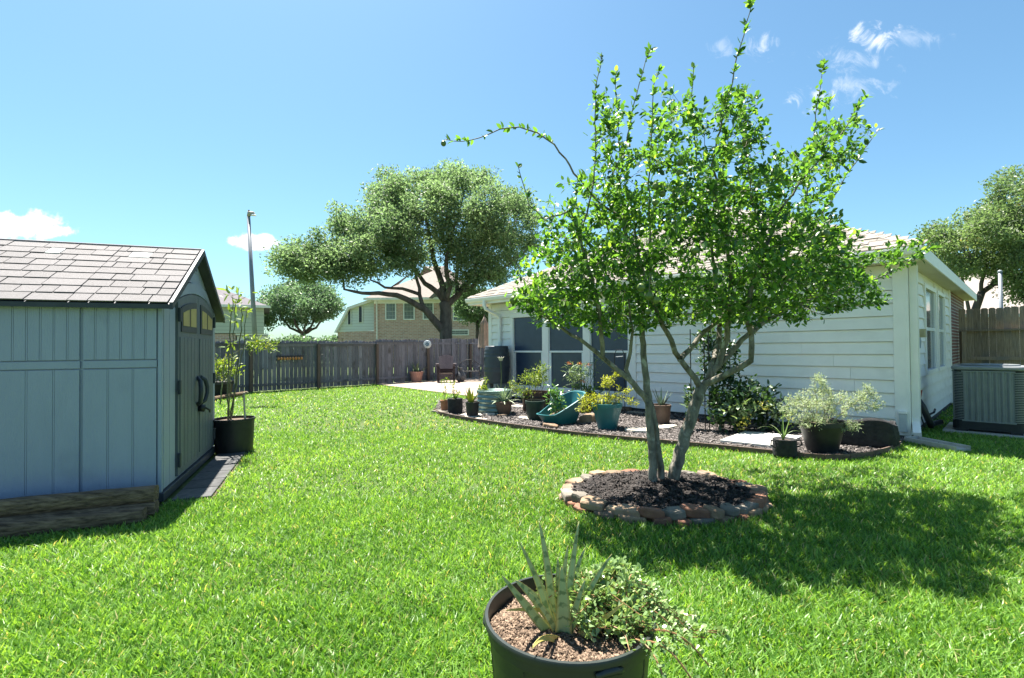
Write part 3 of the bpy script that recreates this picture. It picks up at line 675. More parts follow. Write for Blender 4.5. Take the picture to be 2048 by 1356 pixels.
# citrus tree
TY = 5.06
tree = thing('citrus_tree', 'citrus tree with forked grey trunks, glossy leaves and green fruit', 'tree', G(1330, 962, .12) - Vector((0, 0, .12)))
tb = np.array(tree.location)
m_bark = M('citrus_bark', (.075, .066, .05), (.27, .245, .20), .9, 16, 1.0, (1, 1, .4), bscale=30, mud=((.46, .45, .40), 12, .58))
m_twig = M('green_twig', (.10, .115, .05), (.20, .19, .11), .7, 12)
def wl(pts): return [np.array(W(x, y, TY + d)) for x, y, d in pts]
limbs = [
 (wl([(1308, 975, -.02), (1304, 900, -.02), (1298, 840, -.03), (1296, 795, -.04), (1290, 740, -.03), (1286, 690, .0), (1282, 640, .05), (1270, 560, .1), (1255, 480, .1), (1232, 400, .15)]), .046, .012, None),
 (wl([(1326, 972, .02), (1318, 915, .03), (1312, 860, .03), (1302, 805, -.01)]), .036, .030, None),
 (wl([(1297, 806, -.04), (1268, 768, -.1), (1232, 738, -.18), (1195, 705, -.25), (1160, 678, -.3), (1120, 655, -.35), (1080, 630, -.4)]), .034, .009, 1),
 (wl([(1262, 762, -.1), (1252, 740, -.12), (1262, 705, -.2), (1264, 660, -.25), (1258, 600, -.3)]), .022, .008, 1),
 (wl([(1205, 713, -.22), (1204, 690, -.3), (1200, 640, -.4), (1185, 560, -.5), (1160, 480, -.55), (1140, 420, -.6)]), .024, .007, 1),
 (wl([(1342, 968, .02), (1356, 920, .02), (1374, 860, .02), (1394, 800, .02), (1404, 772, .02)]), .062, .055, None),
 (wl([(1400, 775, .02), (1378, 742, -.02), (1350, 705, -.05), (1342, 680, -.1), (1325, 650, -.15), (1300, 590, -.2), (1280, 520, -.25), (1268, 450, -.3)]), .033, .009, 1),
 (wl([(1360, 720, -.04), (1378, 700, .1), (1405, 665, .2), (1440, 640, .3), (1475, 590, .45), (1500, 520, .6)]), .030, .008, 1),
 (wl([(1408, 770, .04), (1432, 735, .1), (1462, 705, .15), (1495, 668, .2), (1520, 640, .3), (1560, 585, .4), (1600, 500, .5)]), .036, .009, 1),
 (wl([(1418, 755, .05), (1428, 715, .2), (1440, 670, .35), (1438, 610, .45), (1425, 520, .5), (1418, 430, .55)]), .034, .010, 1),
 (wl([(1436, 732, .1), (1450, 690, .1), (1458, 640, .05), (1462, 560, .0), (1452, 460, -.1), (1440, 380, -.15)]), .034, .010, 1),
 (wl([(1410, 768, .0), (1445, 752, -.12), (1480, 735, -.25), (1502, 722, -.3), (1504, 690, -.35), (1502, 665, -.3), (1535, 640, -.1), (1590, 610, .1), (1660, 585, .3)]), .033, .009, 1),
 (wl([(1502, 665, -.35), (1495, 640, -.35), (1500, 590, -.4), (1530, 500, -.5), (1560, 420, -.55)]), .028, .008, 1),
 # arching branch to the far left
 (wl([(1268, 450, -.3), (1220, 420, -.35), (1185, 392, -.4), (1150, 345, -.45), (1110, 290, -.5), (1075, 266, -.5), (1040, 254, -.5), (1000, 256, -.5), (960, 275, -.5), (925, 284, -.5), (890, 280, -.5)]), .012, .0032, 1),
 # long upright shoots
 (wl([(1440, 380, -.15), (1425, 330, -.2), (1440, 260, -.4), (1458, 190, -.6), (1475, 115, -.75), (1493, 50, -.85), (1506, 2, -.95)]), .011, .003, 1),
 (wl([(1418, 430, .55), (1395, 340, .4), (1388, 250, .1), (1384, 190, -.1), (1388, 132, -.3)]), .010, .003, 1),
 (wl([(1255, 480, .1), (1238, 370, .1), (1255, 270, -.3), (1272, 190, -.5), (1300, 98, -.7)]), .009, .003, 1),
 (wl([(1232, 400, .15), (1240, 300, .1), (1234, 220, .1), (1230, 138, .1)]), .008, .0028, 1),
 (wl([(1160, 480, -.55), (1190, 360, -.6), (1192, 250, -.7), (1190, 180, -.75), (1203, 108, -.8)]), .009, .003, 1),
 (wl([(1300, 590, -.2), (1300, 460, -.3), (1298, 350, -.4), (1305, 250, -.5), (1306, 170, -.5), (1318, 140, -.5)]), .012, .003, 1),
 (wl([(1600, 500, .5), (1610, 420, .45), (1622, 320, .3), (1632, 230, .2), (1648, 125, .1)]), .009, .0028, 1),
 (wl([(1560, 420, -.55), (1620, 340, -.6), (1680, 270, -.65), (1730, 192, -.7)]), .010, .003, 1),
 (wl([(1600, 500, .5), (1650, 420, .4), (1700, 340, .3), (1755, 262, .2)]), .010, .003, 1),
 (wl([(1530, 500, -.5), (1500, 380, -.6), (1492, 290, -.7), (1500, 220, -.75)]), .010, .003, 1),
 (wl([(1660, 585, .3), (1720, 570, .4), (1780, 545, .45), (1830, 520, .5), (1875, 492, .5)]), .010, .003, 1),
 (wl([(1600, 610, .1), (1680, 620, .3), (1740, 608, .4), (1778, 602, .4)]), .008, .003, 1),
 (wl([(1140, 420, -.6), (1090, 440, -.7), (1060, 410, -.75), (1035, 330, -.8)]), .008, .003, 1),
 (wl([(1120, 655, -.35), (1080, 620, -.5), (1045, 600, -.6), (1022, 610, -.65)]), .009, .003, 1),
]
def crown_pts(spec):
    o = []
    for cx, cy, rx, ry, d0, rd, n_ in spec:
        k_ = 0
        while k_ < n_:
            v = rng.uniform(-1, 1, 3)
            if v @ v > 1: continue
            if v @ v < .10 and rng.random() < .5: continue
            o.append(np.array(W(cx + v[0] * rx, cy + v[1] * ry, TY + d0 + v[2] * rd))); k_ += 1
    return o
targets = crown_pts([(1400, 510, 290, 135, 0, 1.25, 620), (1170, 555, 135, 90, -.3, .8, 220), (1095, 605, 72, 55, -.4, .5, 90), (1600, 520, 150, 110, 0, 1.0, 240), (1330, 420, 190, 100, 0, 1.0, 170),
                     (1480, 400, 190, 110, 0, 1.0, 190), (1190, 420, 90, 90, -.3, .6, 64), (1600, 380, 100, 70, 0, .7, 44), (1680, 580, 90, 45, .2, .6, 80), (1540, 570, 150, 60, 1.2, .7, 60), (1400, 570, 160, 60, 1.3, .6, 40), (1450, 620, 220, 34, .1, .9, 150), (1240, 640, 110, 24, -.1, .6, 60),
                     (1110, 470, 45, 60, -.5, .4, 14), (1350, 260, 70, 90, -.3, .6, 62), (1480, 250, 60, 90, -.6, .5, 62), (1420, 340, 230, 70, -.5, .7, 90), (1670, 300, 60, 60, -.3, .6, 30), (1220, 270, 50, 100, -.5, .5, 42), (1640, 210, 20, 60, .1, .2, 5), (1720, 260, 25, 50, -.1, .4, 5), (1800, 505, 55, 30, .45, .3, 22), (1750, 598, 32, 22, .4, .25, 10)])
TP, par, kids, rad, nl = grow(limbs, targets, .075, .0021, 2.3, .7, .3)
mb = skeleton(TP, par, kids, rad, tb); mb.build('trunk', m_bark, tree, smooth=True)
# leaves on every twig node and on the thin ends of the shoots
LP = []; LD = []
thin = [k_ for k_ in range(len(TP)) if (k_ >= nl and rad[k_] < .008) or (k_ < nl and rad[k_] < .0075)]
for k_ in thin:
    q = par[k_]; d = TP[k_] - TP[q]; d = d / max(1e-6, np.linalg.norm(d))
    end = not kids[k_]; nn = rng.poisson(14.5 if k_ >= nl else 7) if end else rng.poisson(6 if k_ >= nl else 4.4)
    for _ in range(nn):
        r = rng.normal(size=3); r -= d * (r @ d); r /= np.linalg.norm(r)
        LP.append(TP[k_] + (TP[q] - TP[k_]) * rng.random() + (rng.normal(size=3) * .030 if k_ >= nl else 0)); LD.append(d * rng.uniform(.15, .9) + r * rng.uniform(.5, 1.0) + np.array((0, 0, .12)))
LP = np.array(LP); LD = norm(np.array(LD)); n = len(LP)
LN = norm(np.array((0, 0, 1.0)) * .9 + rng.normal(size=(n, 3)) * .55)
Ln = .032 + .050 * rng.random(n) ** .8; m_cit = LEAF('citrus_leaf', (.030, .088, .020), (.125, .25, .058), .48, .36, (.22, .34, .07), .5, (1.8, 1.8, .65))
cr = leafobj('crown', LP, LD, LN, Ln, Ln * rng.uniform(.52, .66, n), LEAF6, m_cit, tree, base=tb)
print('citrus leaves', n)
m_fruit = M('green_citrus', (.075, .12, .02), (.13, .18, .04), .35, 18, .1, spec=.5, bscale=120)
for fx, fy, fd, fs_ in ((1650, 468, -.6, 9), (1693, 528, -.1, 10), (1492, 283, -.85, 9), (1445, 302, -.6, 7), (1312, 372, -.9, 8), (1325, 388, -.9, 7), (1360, 325, -.9, 7), (1358, 345, -.9, 6), (1282, 575, -1.15, 9), (1298, 592, -1.15, 9), (1312, 600, -1.15, 8), (1296, 622, -1.1, 7), (1027, 600, -.65, 9), (1084, 595, -.75, 7), (887, 287, -.5, 6), (1232, 330, -.5, 6), (1310, 405, -1.0, 7), (1720, 560, .3, 6), (1740, 520, .3, 7), (1390, 500, -1.3, 8)):
    c = W(fx, fy, TY + fd); r = fs_ * .92 * (TY + fd) / F
    o = MB().lathe([(r * math.sin(math.pi * j / 10) * (1 if j else 0), -r * 1.05 * math.cos(math.pi * j / 10)) for j in range(11)], 14).build('fruit', m_fruit, tree, smooth=True)
    o.location = c - tree.location
    k_ = int(np.argmin(np.linalg.norm(TP - (np.array(c) + (0, 0, r)), axis=1))); e = Vector(TP[k_]) - c
    MB().tube([(0, 0, r * .95), tuple(e * .5 + Vector((0, 0, r * .6))), tuple(e)], [.003, .0025, .0025], 4).build('stem', m_twig, o)
# ------------------------------------------------------------------ neighbouring trees
rng = np.random.default_rng(77)
def oak(name, label, base, limbs, spec, Yc, leaf, nleaf, mat, barkmat, group='trees beyond the fence', csize=.9, bare=False):
    """spec: crown lobes in pixels at depth Yc: cx, cy, rx, ry, depth offset, depth radius, clumps"""
    t = thing(name, label, 'tree', base, 0, group); b = np.array(base); cl = []
    for cx, cy, rx, ry, d0, rd, n_ in spec:
        k_ = 0
        while k_ < n_:
            v = rng.uniform(-1, 1, 3); q = v @ v
            if q > 1 or (q < .25 and rng.random() < .75): continue
            cl.append(np.array(W(cx + v[0] * rx, cy + v[1] * ry, Yc + d0 + v[2] * rd))); k_ += 1
    P, pa, ki, ra, nl_ = grow(limbs, cl, .45, .018, 2.4, .8, .25)
    skeleton(P, pa, ki, ra, b, .12).build('trunk', barkmat, t, smooth=True)
    C = np.array(cl); n = nleaf * len(C); ci = np.repeat(np.arange(len(C)), nleaf)
    rad_c = csize * rng.uniform(.55, 1.1, len(C))
    off = norm(rng.normal(size=(n, 3))) * (rng.random(n) ** .5)[:, None]; off[:, 2] *= .72
    P_ = C[ci] + off * rad_c[ci][:, None]
    D = norm(off * .6 + rng.normal(size=(n, 3)) * .7); N = norm(rng.normal(size=(n, 3)) * .8 + np.array((0, 0, .8)))
    L_ = rng.uniform(leaf * .7, leaf * 1.3, n)
    rn = np.clip(rng.random(len(C))[ci] * .5 + rng.random(n) * .5, 0, 1)
    leafobj('crown', P_, D, N, L_, L_ * rng.uniform(.4, .6, n), LEAF4, mat, t, rnd=rn, base=b)
    return t
m_oakbark = M('oak_bark', (.055, .046, .040), (.13, .115, .10), .95, 4, 1.0, (1, 1, .35), bscale=9)
m_oakleaf = LEAF('oak_leaf', (.09, .14, .075), (.26, .34, .185), .55, .5, (.33, .40, .22), .35, (1.05, 1.2, .8))
OY = 30.0
def ol(pts, Y=OY): return [np.array(W(x, y, Y + d)) for x, y, d in pts]
b0 = W(893, 690, OY); b0.z = 0
limbs = [([np.array((b0.x, b0.y, -.1)), np.array(W(893, 690, OY)), np.array(W(893, 650, OY)), np.array(W(890, 605, OY))], .42, .33, None),
 (ol([(885, 660, .0), (868, 640, -.3), (850, 620, -.8), (825, 602, -1.2), (795, 592, -1.6), (760, 588, -2.0), (725, 586, -2.4), (690, 580, -2.6)]), .24, .07, 1),
 (ol([(848, 618, -.8), (840, 590, -.6), (835, 560, -.4), (825, 520, 0)]), .14, .06, 1),
 (ol([(838, 588, -.6), (805, 578, -1.2), (770, 575, -1.8), (740, 560, -2.2)]), .11, .05, 1),
 (ol([(890, 605, 0), (875, 585, .2), (850, 565, .5), (835, 545, .8), (800, 500, 1)]), .2, .06, 1),
 (ol([(890, 605, 0), (884, 570, .3), (872, 530, .5), (860, 480, .7), (850, 420, .8)]), .22, .06, 1),
 (ol([(893, 608, 0), (900, 570, -.5), (892, 540, -.8), (900, 480, -1), (920, 420, -1)]), .18, .06, 1),
 (ol([(895, 610, 0), (915, 590, .3), (940, 560, .6), (955, 520, 1), (960, 460, 1.2)]), .22, .07, 1),
 (ol([(920, 584, .3), (950, 570, -.4), (990, 550, -1), (1030, 520, -1.2)]), .13, .05, 1),
 (ol([(915, 588, .2), (912, 560, 1.2), (914, 520, 1.8), (925, 460, 2.2)]), .14, .05, 1)]
oak('oak_tree', 'large spreading live oak standing behind the fence and patio', b0, limbs,
    [(870, 420, 150, 75, 0, 4.5, 80), (760, 450, 110, 60, -1, 4, 46), (970, 430, 110, 80, 0, 4.5, 60), (690, 490, 70, 48, -2, 3, 40), (592, 522, 52, 34, -2.5, 2.2, 24), (640, 530, 45, 35, -2.5, 2, 24), (820, 490, 150, 40, 0, 4, 44), (980, 510, 90, 50, 0, 3.5, 40), (830, 370, 95, 32, .5, 3, 24), (930, 370, 90, 35, .5, 3, 24), (1020, 460, 60, 70, 0, 3, 24), (700, 540, 60, 22, -2, 2, 14), (780, 535, 60, 20, -1.5, 2, 12), (960, 560, 60, 25, 0, 2, 14)],
    OY, .17, 235, m_oakleaf, m_oakbark, csize=.95)
YS = 50.0; b1 = W(605, 690, YS); b1.z = 0
m_oakleaf2 = LEAF('dark_oak_leaf', (.075, .13, .07), (.19, .27, .155), .5, .40, None, .5, (1.05, 1.2, .85))
limbs = [([np.array((b1.x, b1.y, -.1)), np.array(W(606, 690, YS)), np.array(W(606, 668, YS))], .34, .26, None)] + [(ol([(606, 668, 0), (606 + dx * .5, 655, dd * .5), (606 + dx, 630 - abs(dx) * .1, dd)], YS), .16, .05, 1) for dx, dd in ((-50, 1), (-22, -2), (8, 2), (30, -1), (52, 1))]
oak('shade_tree', 'smaller round dark green tree beyond the fence between two houses', b1, limbs, [(600, 610, 75, 38, 0, 4, 70), (540, 620, 30, 38, 0, 3, 16), (650, 615, 38, 35, 0, 3, 22), (610, 580, 55, 18, 0, 3, 18)], YS, .27, 170, m_oakleaf2, m_oakbark, csize=1.0)
YR = 24.0; b2 = W(1962, 690, YR); b2.z = 0
m_oakleaf3 = LEAF('yellow_oak_leaf', (.08, .125, .055), (.24, .31, .135), .52, .45, (.24, .17, .045), .5, (1.05, 1.2, .8))
limbs = [([np.array((b2.x, b2.y, -.1)), np.array(W(1945, 640, YR)), np.array(W(1962, 585, YR))], .22, .15, None),
         (ol([(1962, 588, 0), (1960, 565, 0), (1966, 550, 0), (1985, 480, 0)], YR), .10, .05, 1), (ol([(1962, 586, 0), (1985, 570, 0), (2010, 540, 0), (2040, 480, .5), (2090, 430, 1)], YR), .12, .05, 1), (ol([(1945, 640, 0), (1925, 560, 0), (1930, 500, 0)], YR), .09, .04, 1)]
oak('street_oak', 'yellowish green oak crown rising over the side fence at the right edge', b2, limbs,
    [(2060, 420, 95, 85, 0, 3.2, 76), (1990, 470, 90, 60, 0, 3, 56), (1920, 500, 60, 45, .5, 2.2, 30), (1950, 540, 50, 26, 0, 2, 14), (2060, 530, 70, 50, -.5, 2.5, 40), (2040, 575, 30, 28, -.5, 1.5, 12), (1880, 470, 35, 25, .5, 1.5, 9)], YR, .14, 220, m_oakleaf3, m_oakbark, csize=.72)
# young tree whose crown shows behind the patio umbrella
YB = 34.0; b3 = W(955, 690, YB); b3.z = 0
oak('garden_tree', 'leafy tree showing between the oak trunk and the house eave', b3, [([np.array((b3.x, b3.y, -.1)), np.array(W(955, 640, YB)), np.array(W(955, 600, YB))], .16, .10, None)], [(950, 605, 42, 32, 0, 2.5, 30), (975, 630, 22, 22, 0, 1.5, 12)], YB, .2, 170, m_oakleaf2, m_oakbark, csize=.75)
def hedge(name, label, px0, px1, top, Y, d):
    c = W((px0 + px1) / 2, 690, Y); t = thing(name, label, 'hedge', (c.x, Y, 0)); n = 5200
    x0, x1 = W(px0, 690, Y).x, W(px1, 690, Y).x; zt = W(600, top, Y).z
    X = rng.uniform(x0, x1, n); hh = zt * (.82 + .18 * np.sin(X * 1.1) * np.sin(X * .43 + 1)); Zz = hh * np.sqrt(rng.random(n)); Yy = Y + rng.uniform(-d, d, n)
    leafobj('foliage', np.c_[X, Yy, Zz], rdir(n), rdir(n, .4), rng.uniform(.2, .4, n), rng.uniform(.1, .2, n), LEAF4, m_oakleaf2, t, base=(c.x, Y, 0))
    mb = MB()
    for q in np.linspace(x0 + .4, x1 - .4, 8): mb.tube([(q - c.x, 0, 0), (q - c.x + .1, 0, zt * .7)], [.06, .02], 5)
    mb.build('stem', m_oakbark, t)
hedge('hedge', 'low hedge of mixed shrubs above the fence line below the small tree', 505, 700, 668, 44, 1.5)

# ------------------------------------------------------------------ neighbouring houses
m_tan = brick_mat('tan_brick', (.58, .35, .29), (.44, .26, .215), (.60, .52, .48), 1.6)
m_roofp = M('brown_shingle', (.16, .135, .12), (.25, .215, .19), .9, 6, .4, (1, 1, 4)); m_roofg = M('purple_grey_shingle', (.085, .075, .088), (.14, .125, .142), .9, 6, .4, (1, 1, 4))
m_glassf = M('far_glass', (.10, .12, .12), (.17, .20, .19), .15, 1.2, spec=.8)
def hip(mb, x0, x1, y0, y1, z, h, rid=None, oh=.5):
    x0 -= oh; x1 += oh; y0 -= oh; y1 += oh; d = (y1 - y0) / 2; r0, r1 = (x0 + d, x1 - d) if rid is None else rid; ym = (y0 + y1) / 2
    return mb.add([(x0, y0, z), (x1, y0, z), (x1, y1, z), (x0, y1, z), (r0, ym, z + h), (r1, ym, z + h)], [(0, 1, 5, 4), (1, 2, 5), (2, 3, 4, 5), (3, 0, 4), (3, 2, 1, 0)])
def far_window(t, x0, x1, z0, z1, y, cols=3, rows=4):
    w = MB().box(x0 + .07, x1 - .07, y - .03, y + .02, z0 + .07, z1 - .07).build('window', m_glassf, t)
    fr = MB().box(x0, x0 + .09, y - .07, y, z0, z1).box(x1 - .09, x1, y - .07, y, z0, z1).box(x0 + .091, x1 - .091, y - .069, y, z1 - .09, z1 - .001).box(x0 + .091, x1 - .091, y - .069, y, z0 + .001, z0 + .09)
    fr.build('frame', m_white, w)
    mt = MB().box(x0 + .091, x1 - .091, y - .055, y - .031, (z0 + z1) / 2 - .025, (z0 + z1) / 2 + .025)
    for i_ in range(1, cols): q = x0 + (x1 - x0) * i_ / cols; mt.box(q - .011, q + .011, y - .045, y - .031, z0 + .092, z1 - .092)
    for i_ in range(1, rows):
        if i_ * 2 != rows: q = z0 + (z1 - z0) * i_ / rows; mt.box(x0 + .092, x1 - .092, y - .043, y - .0312, q - .011, q + .011)
    mt.build('muntin', M('grey_muntin', (.35, .36, .35), None, .5), w)
    return w
# two-storey brick house in the middle
CY = 42.0; C0 = W(748, 690, CY); c_at = lambda px: W(px, 690, CY).x - C0.x
zat = lambda py, Y=CY, px=800: W(px, py, Y).z
bh = thing('brick_house', 'two-storey tan brick house with white gambrel side wing behind the oak', 'house', (C0.x, CY, 0), .0)
EZ = zat(597)
MB().box(0, c_at(958), 0, 9, 0, EZ).build('wall', m_tan, bh)
MB().box(.02, c_at(958) - .02, -.09, -.001, EZ - .42, EZ - .01).build('frieze', m_trim, bh)
rfb = hip(MB(), -.2, c_at(958), 0, 11, EZ, 3.6, None).build('roof', m_roofp, bh)
MB().box(-.7, c_at(958) + .5, -.62, -.51, EZ - .16, EZ + .03).build('gutter', m_trim, bh)
g0, g1, gm = c_at(868), c_at(935), c_at(902)
MB().prism([(g0, EZ + .02), (g1, EZ + .02), (gm, zat(562))], -.5, 5.5, lambda a, b, c: (a, c, b)).build('dormer', lap_mat('dormer_siding', (.42, .43, .44), .3), bh)
for s, q in ((-1, g0), (1, g1)): MB().prism([(q - s * -.3, EZ - .05), (gm, zat(559)), (gm, zat(566)), (q, EZ - .1)], -.75, 5.5, lambda a, b, c: (a, c, b)).build('dormer_roof', m_roofp, bh)
for a_, b_ in ((771, 793), (807, 830), (846, 868)): far_window(bh, c_at(a_), c_at(b_), zat(640), zat(605), 0)
far_window(bh, c_at(906), c_at(944), zat(643), zat(612), 0, 4, 2); far_window(bh, c_at(902), c_at(938), zat(672), zat(660), 0, 4, 2)
MB().tube([(.28, -.08, 0), (.28, -.08, EZ - .1)], .06, 6).build('downspout', m_trim, bh)
# gambrel side wing: white lap siding, receding to the left
wg = MB().prism([(0, zat(660)), (0, EZ - .1), (c_at(700), zat(612)), (c_at(693), zat(620)), (c_at(670), zat(663))], 0, .25, lambda a, b, c: (a, .5 + c + 0 * a, b)).build('side_wing', lap_mat('white_lap', (.62, .66, .68), .24), bh)
MB().box(c_at(671), -.01, .52, 6, 0, zat(661)).build('wing_base', m_tan, bh)
MB().prism([(.1, EZ + .12), (c_at(694), zat(613)), (c_at(667), zat(664)), (c_at(671), zat(664)), (c_at(697), zat(617)), (.1, EZ - .12)], .1, 6, lambda a, b, c: (a, c, b)).build('wing_roof_edge', m_trim, bh)
MB().add([(.2, 0, EZ + .15), (c_at(692), 0, zat(611)), (c_at(745), 5.5, zat(572)), (2.5, 5.5, EZ + 3.3)], [(0, 1, 2, 3)]).build('wing_roof', m_roofp, bh)
for a_, b_, z0, z1 in ((693, 698, 647, 619), (715, 721, 643, 612)):
    w = MB().box(c_at(a_), c_at(b_), .42, .49, zat(z0), zat(z1)).build('window', M('dark_glass', (.02, .025, .03), None, .15), bh)
    for q in (a_ - 1.6, b_): MB().box(c_at(q), c_at(q + 1.6), .40, .488, zat(z0 + 1), zat(z1 - 1)).build('frame', m_white, w)
# house at the left with a hip roof
LY = 40.0; L0 = W(528, 690, LY); l_at = lambda px: W(px, 690, LY).x - L0.x; lz = lambda py: W(480, py, LY).z
lh = thing('neighbour_house', 'pale green-grey sided two-storey house with grey hip roof left of the lamp post', 'house', (L0.x, LY, 0), .46)
MB().box(l_at(300), 0, 0, 9, lz(667), lz(615)).build('wall', lap_mat('sage_lap', (.50, .52, .44), .3), lh)
MB().box(l_at(300), l_at(478), .15, 9, 0, lz(668)).build('brick_base', m_tan, lh); MB().box(l_at(480), l_at(535), .35, 8, 0, lz(672)).build('garage_wall', m_siding, lh)
far_window(lh, l_at(490), l_at(508), lz(690), lz(674), .36, 2, 2)
MB().box(l_at(478), l_at(536), .1, 8, lz(671), lz(667.5)).build('porch_beam', m_trim, lh)
x0 = l_at(300)
hip(MB(), x0, 0, 0, 9, lz(614), lz(566) - lz(614), (x0 + 4, l_at(440)), .45).build('roof', m_roofg, lh)
MB().box(x0 - .4, .46, -.50, -.455, lz(617), lz(612)).build('fascia', m_trim, lh)
MB().tube([(l_at(453), 2.2, lz(606)), (l_at(453), 2.2, lz(598))], .06, 6).build('vent_pipe', m_metal, lh)
an = MB().tube([(l_at(480), 3, lz(590)), (l_at(480), 3, lz(573))], .03, 5); an.tube([(l_at(474), 3, lz(576)), (l_at(486), 3, lz(576))], .02, 4).build('antenna', m_metal, lh)
# roof at the far right and the pale one behind the umbrella
def low_house(name, label, px0, px1, eave, ridge, Y, wallm, roofm, cut=None):
    c = W((px0 + px1) / 2, 690, Y); t = thing(name, label, 'house', (c.x, Y, 0)); a = W(px0, 690, Y).x - c.x; b = W(px1, 690, Y).x - c.x; e = W((px0 + px1) / 2, eave, Y).z; r = W((px0 + px1) / 2, ridge, Y).z
    MB().box(a, b, 0, 8, 0, e).build('wall', wallm, t); hip(MB(), a, b, 0, 8, e, r - e, None, .4).build('roof', roofm, t)
    MB().box(a - .4, b + .4, -.46, -.41, e - .2, e + .02).build('fascia', m_trim, t)
m_roofl = M('pale_shingle', (.34, .285, .25), (.46, .40, .36), .9, 5, .4, (1, 1, 5))
low_house('far_house', 'neighbouring house with pale shingle roof above the side fence', 1880, 2260, 628, 520, 34.0, m_tan, m_roofl)
low_house('distant_house', 'distant house with pale pinkish roof just left of the closed umbrella', 915, 1040, 662, 625, 58.0, m_siding, m_roofl)
# street lamp, utility pole
lb = W(513, 690, 30.0); lt = W(497, 432, 30.0); lp = thing('street_lamp', 'tall slightly leaning grey street lamp pole with one small lamp head', 'street lamp', (lb.x, 30, 0))
m_pole = M('lamp_grey', (.20, .22, .25), (.27, .29, .32), .5, 3, metal=.3)
tp = (lt.x - lb.x, 0, lt.z); MB().tube([(0.02, 0, 0), tp], [.16, .10], 10).build('pole', m_pole, lp, smooth=True)
hd = MB().tube([(tp[0], 0, tp[2] - .05), (tp[0] + .05, 0, tp[2] + .18), (tp[0] + .34, 0, tp[2] + .16)], [.10, .15, .09], 8).build('lamp_head', M('lamp_head', (.35, .30, .26), (.45, .40, .35), .5), lp, smooth=True)
MB().lathe([(.03, .0), (.17, .0), (.12, .08), (.03, .1)], 10, (tp[0] + .30, 0, tp[2] + .02)).build('lamp_cover', m_white, hd)
MB().tube([(tp[0] + .02, 0, tp[2] + .2), (tp[0] + .02, 0, tp[2] + .36)], .05, 6).build('photocell', M('photocell', (.25, .08, .04), None, .5), hd)
ub = W(2005, 690, 20.0); ut = W(2000, 545, 20.0); up = thing('utility_pole', 'thin grey pole rising behind the side fence at right', 'pole', (ub.x, 20, 0))
MB().tube([(0, 0, 0), (ut.x - ub.x, 0, ut.z)], [.07, .06], 8).build('pole', m_pole, up, smooth=True); MB().lathe([(.075, 0), (.075, .06), (.02, .1)], 8, (ut.x - ub.x, 0, ut.z)).build('cap', m_pole, up)
# ------------------------------------------------------------------ garden bed along the house
rng = np.random.default_rng(78)
BEDPX = [(868, 824), (880, 831), (905, 837), (950, 845), (1000, 853), (1050, 860), (1100, 867), (1175, 876), (1250, 883), (1325, 890), (1400, 897), (1480, 905), (1560, 914), (1610, 919), (1650, 922), (1700, 921), (1745, 915), (1780, 905), (1803, 893)]
EDGE = [G(*p) for p in BEDPX]
BED = [(p.x, p.y) for p in EDGE] + [tuple(hw(HL - .02, -.10)[:2]), tuple(hw(HL, .05)[:2]), tuple(hw(0.1, .05)[:2]), tuple(hw(.1, -.9)[:2]), tuple(hw(-.35, -1.6)[:2])]
bx = np.array(BED); bh_ = lambda x, y: .035 + .014 * math.sin(x * 7.1) * math.cos(y * 6.3) + .008 * math.sin(x * 29 + y * 17)
bedm = mound(lambda x, y: bool(inpoly(np.array([x]), np.array([y]), BED)[0]), 150, 120, bx[:, 0].min(), bx[:, 0].max(), bx[:, 1].min(), bx[:, 1].max(), bh_, 'bed_mulch', M('bed_mulch_base', (.022, .019, .018), (.065, .057, .053), .9, 40, 1.0))
tag(bedm, 'dark greyish bark mulch covering the bed along the house', 'mulch', kind='stuff')
n = 60000; qx = rng.uniform(bx[:, 0].min(), bx[:, 0].max(), n); qy = rng.uniform(bx[:, 1].min(), bx[:, 1].max(), n); ok = inpoly(qx, qy, BED); qx, qy = qx[ok][:26000], qy[ok][:26000]
tag(chips('bed_mulch_shreds', np.c_[qx, qy, np.array([bh_(x, y) for x, y in zip(qx, qy)]) + rng.random(len(qx)) * .015], m_chip2, (.025, .08), .006, 4), 'loose greyish bark shreds scattered over the bed', 'mulch')
edg = thing('bed_edging', 'low brown edging strip curving between lawn and mulch bed', 'edging', EDGE[0])
m_edge = M('brown_edging', (.075, .048, .036), (.15, .10, .078), .8, 9, .3, (1, 1, 3), .15)
for a, b in zip(EDGE[:-1], EDGE[1:]):
    d = b - a; L = d.length; o = MB().box(0, L - .004, -.012, .012, 0, .085).build('edging_piece', m_edge, edg, bevel=.003); o.location = a - EDGE[0]; o.rotation_euler = (0, 0, math.atan2(d.y, d.x))
m_flag = M('pale_flagstone', (.42, .37, .30), (.58, .53, .45), .9, 9, .3, rnd=.1); m_slab = M('white_slab', (.46, .45, .42), (.58, .57, .54), .9, 12, .2)
def stone(px, py, wpx, dep, h, label, mat, seed, rz=None, name='stepping_stone', cat='stone'):
    p = G(px, py, .03); s = p.y / F; t = rock(wpx * s, dep, h, seed, 11).build(name, mat); t.location = (p.x, p.y, .03); t.rotation_euler = (0, 0, HR if rz is None else rz); return tag(t, label, cat)
stone(1281, 863, 52, .42, .05, 'pale flat flagstone in the bed left of the citrus trunks', m_flag, 1)
stone(1330, 857, 30, .40, .045, 'pale flat flagstone seen between the two citrus trunks', m_flag, 2)
stone(1103, 856, 32, .16, .07, 'small tan rock in front of the teal tub', m_stone, 3, name='rock', cat='rock')
stone(1176, 846, 34, .26, .16, 'brown rock wedged between the teal tub and the teal pot', m_stone, 4, name='rock', cat='rock')
stone(1383, 846, 24, .2, .09, 'orange brown rock lying behind the right citrus trunk', m_stone_r, 6, name='rock', cat='rock')
stone(978, 831, 26, .24, .06, 'pale flagstone before the bowl of grassy leaves', m_flag, 7)
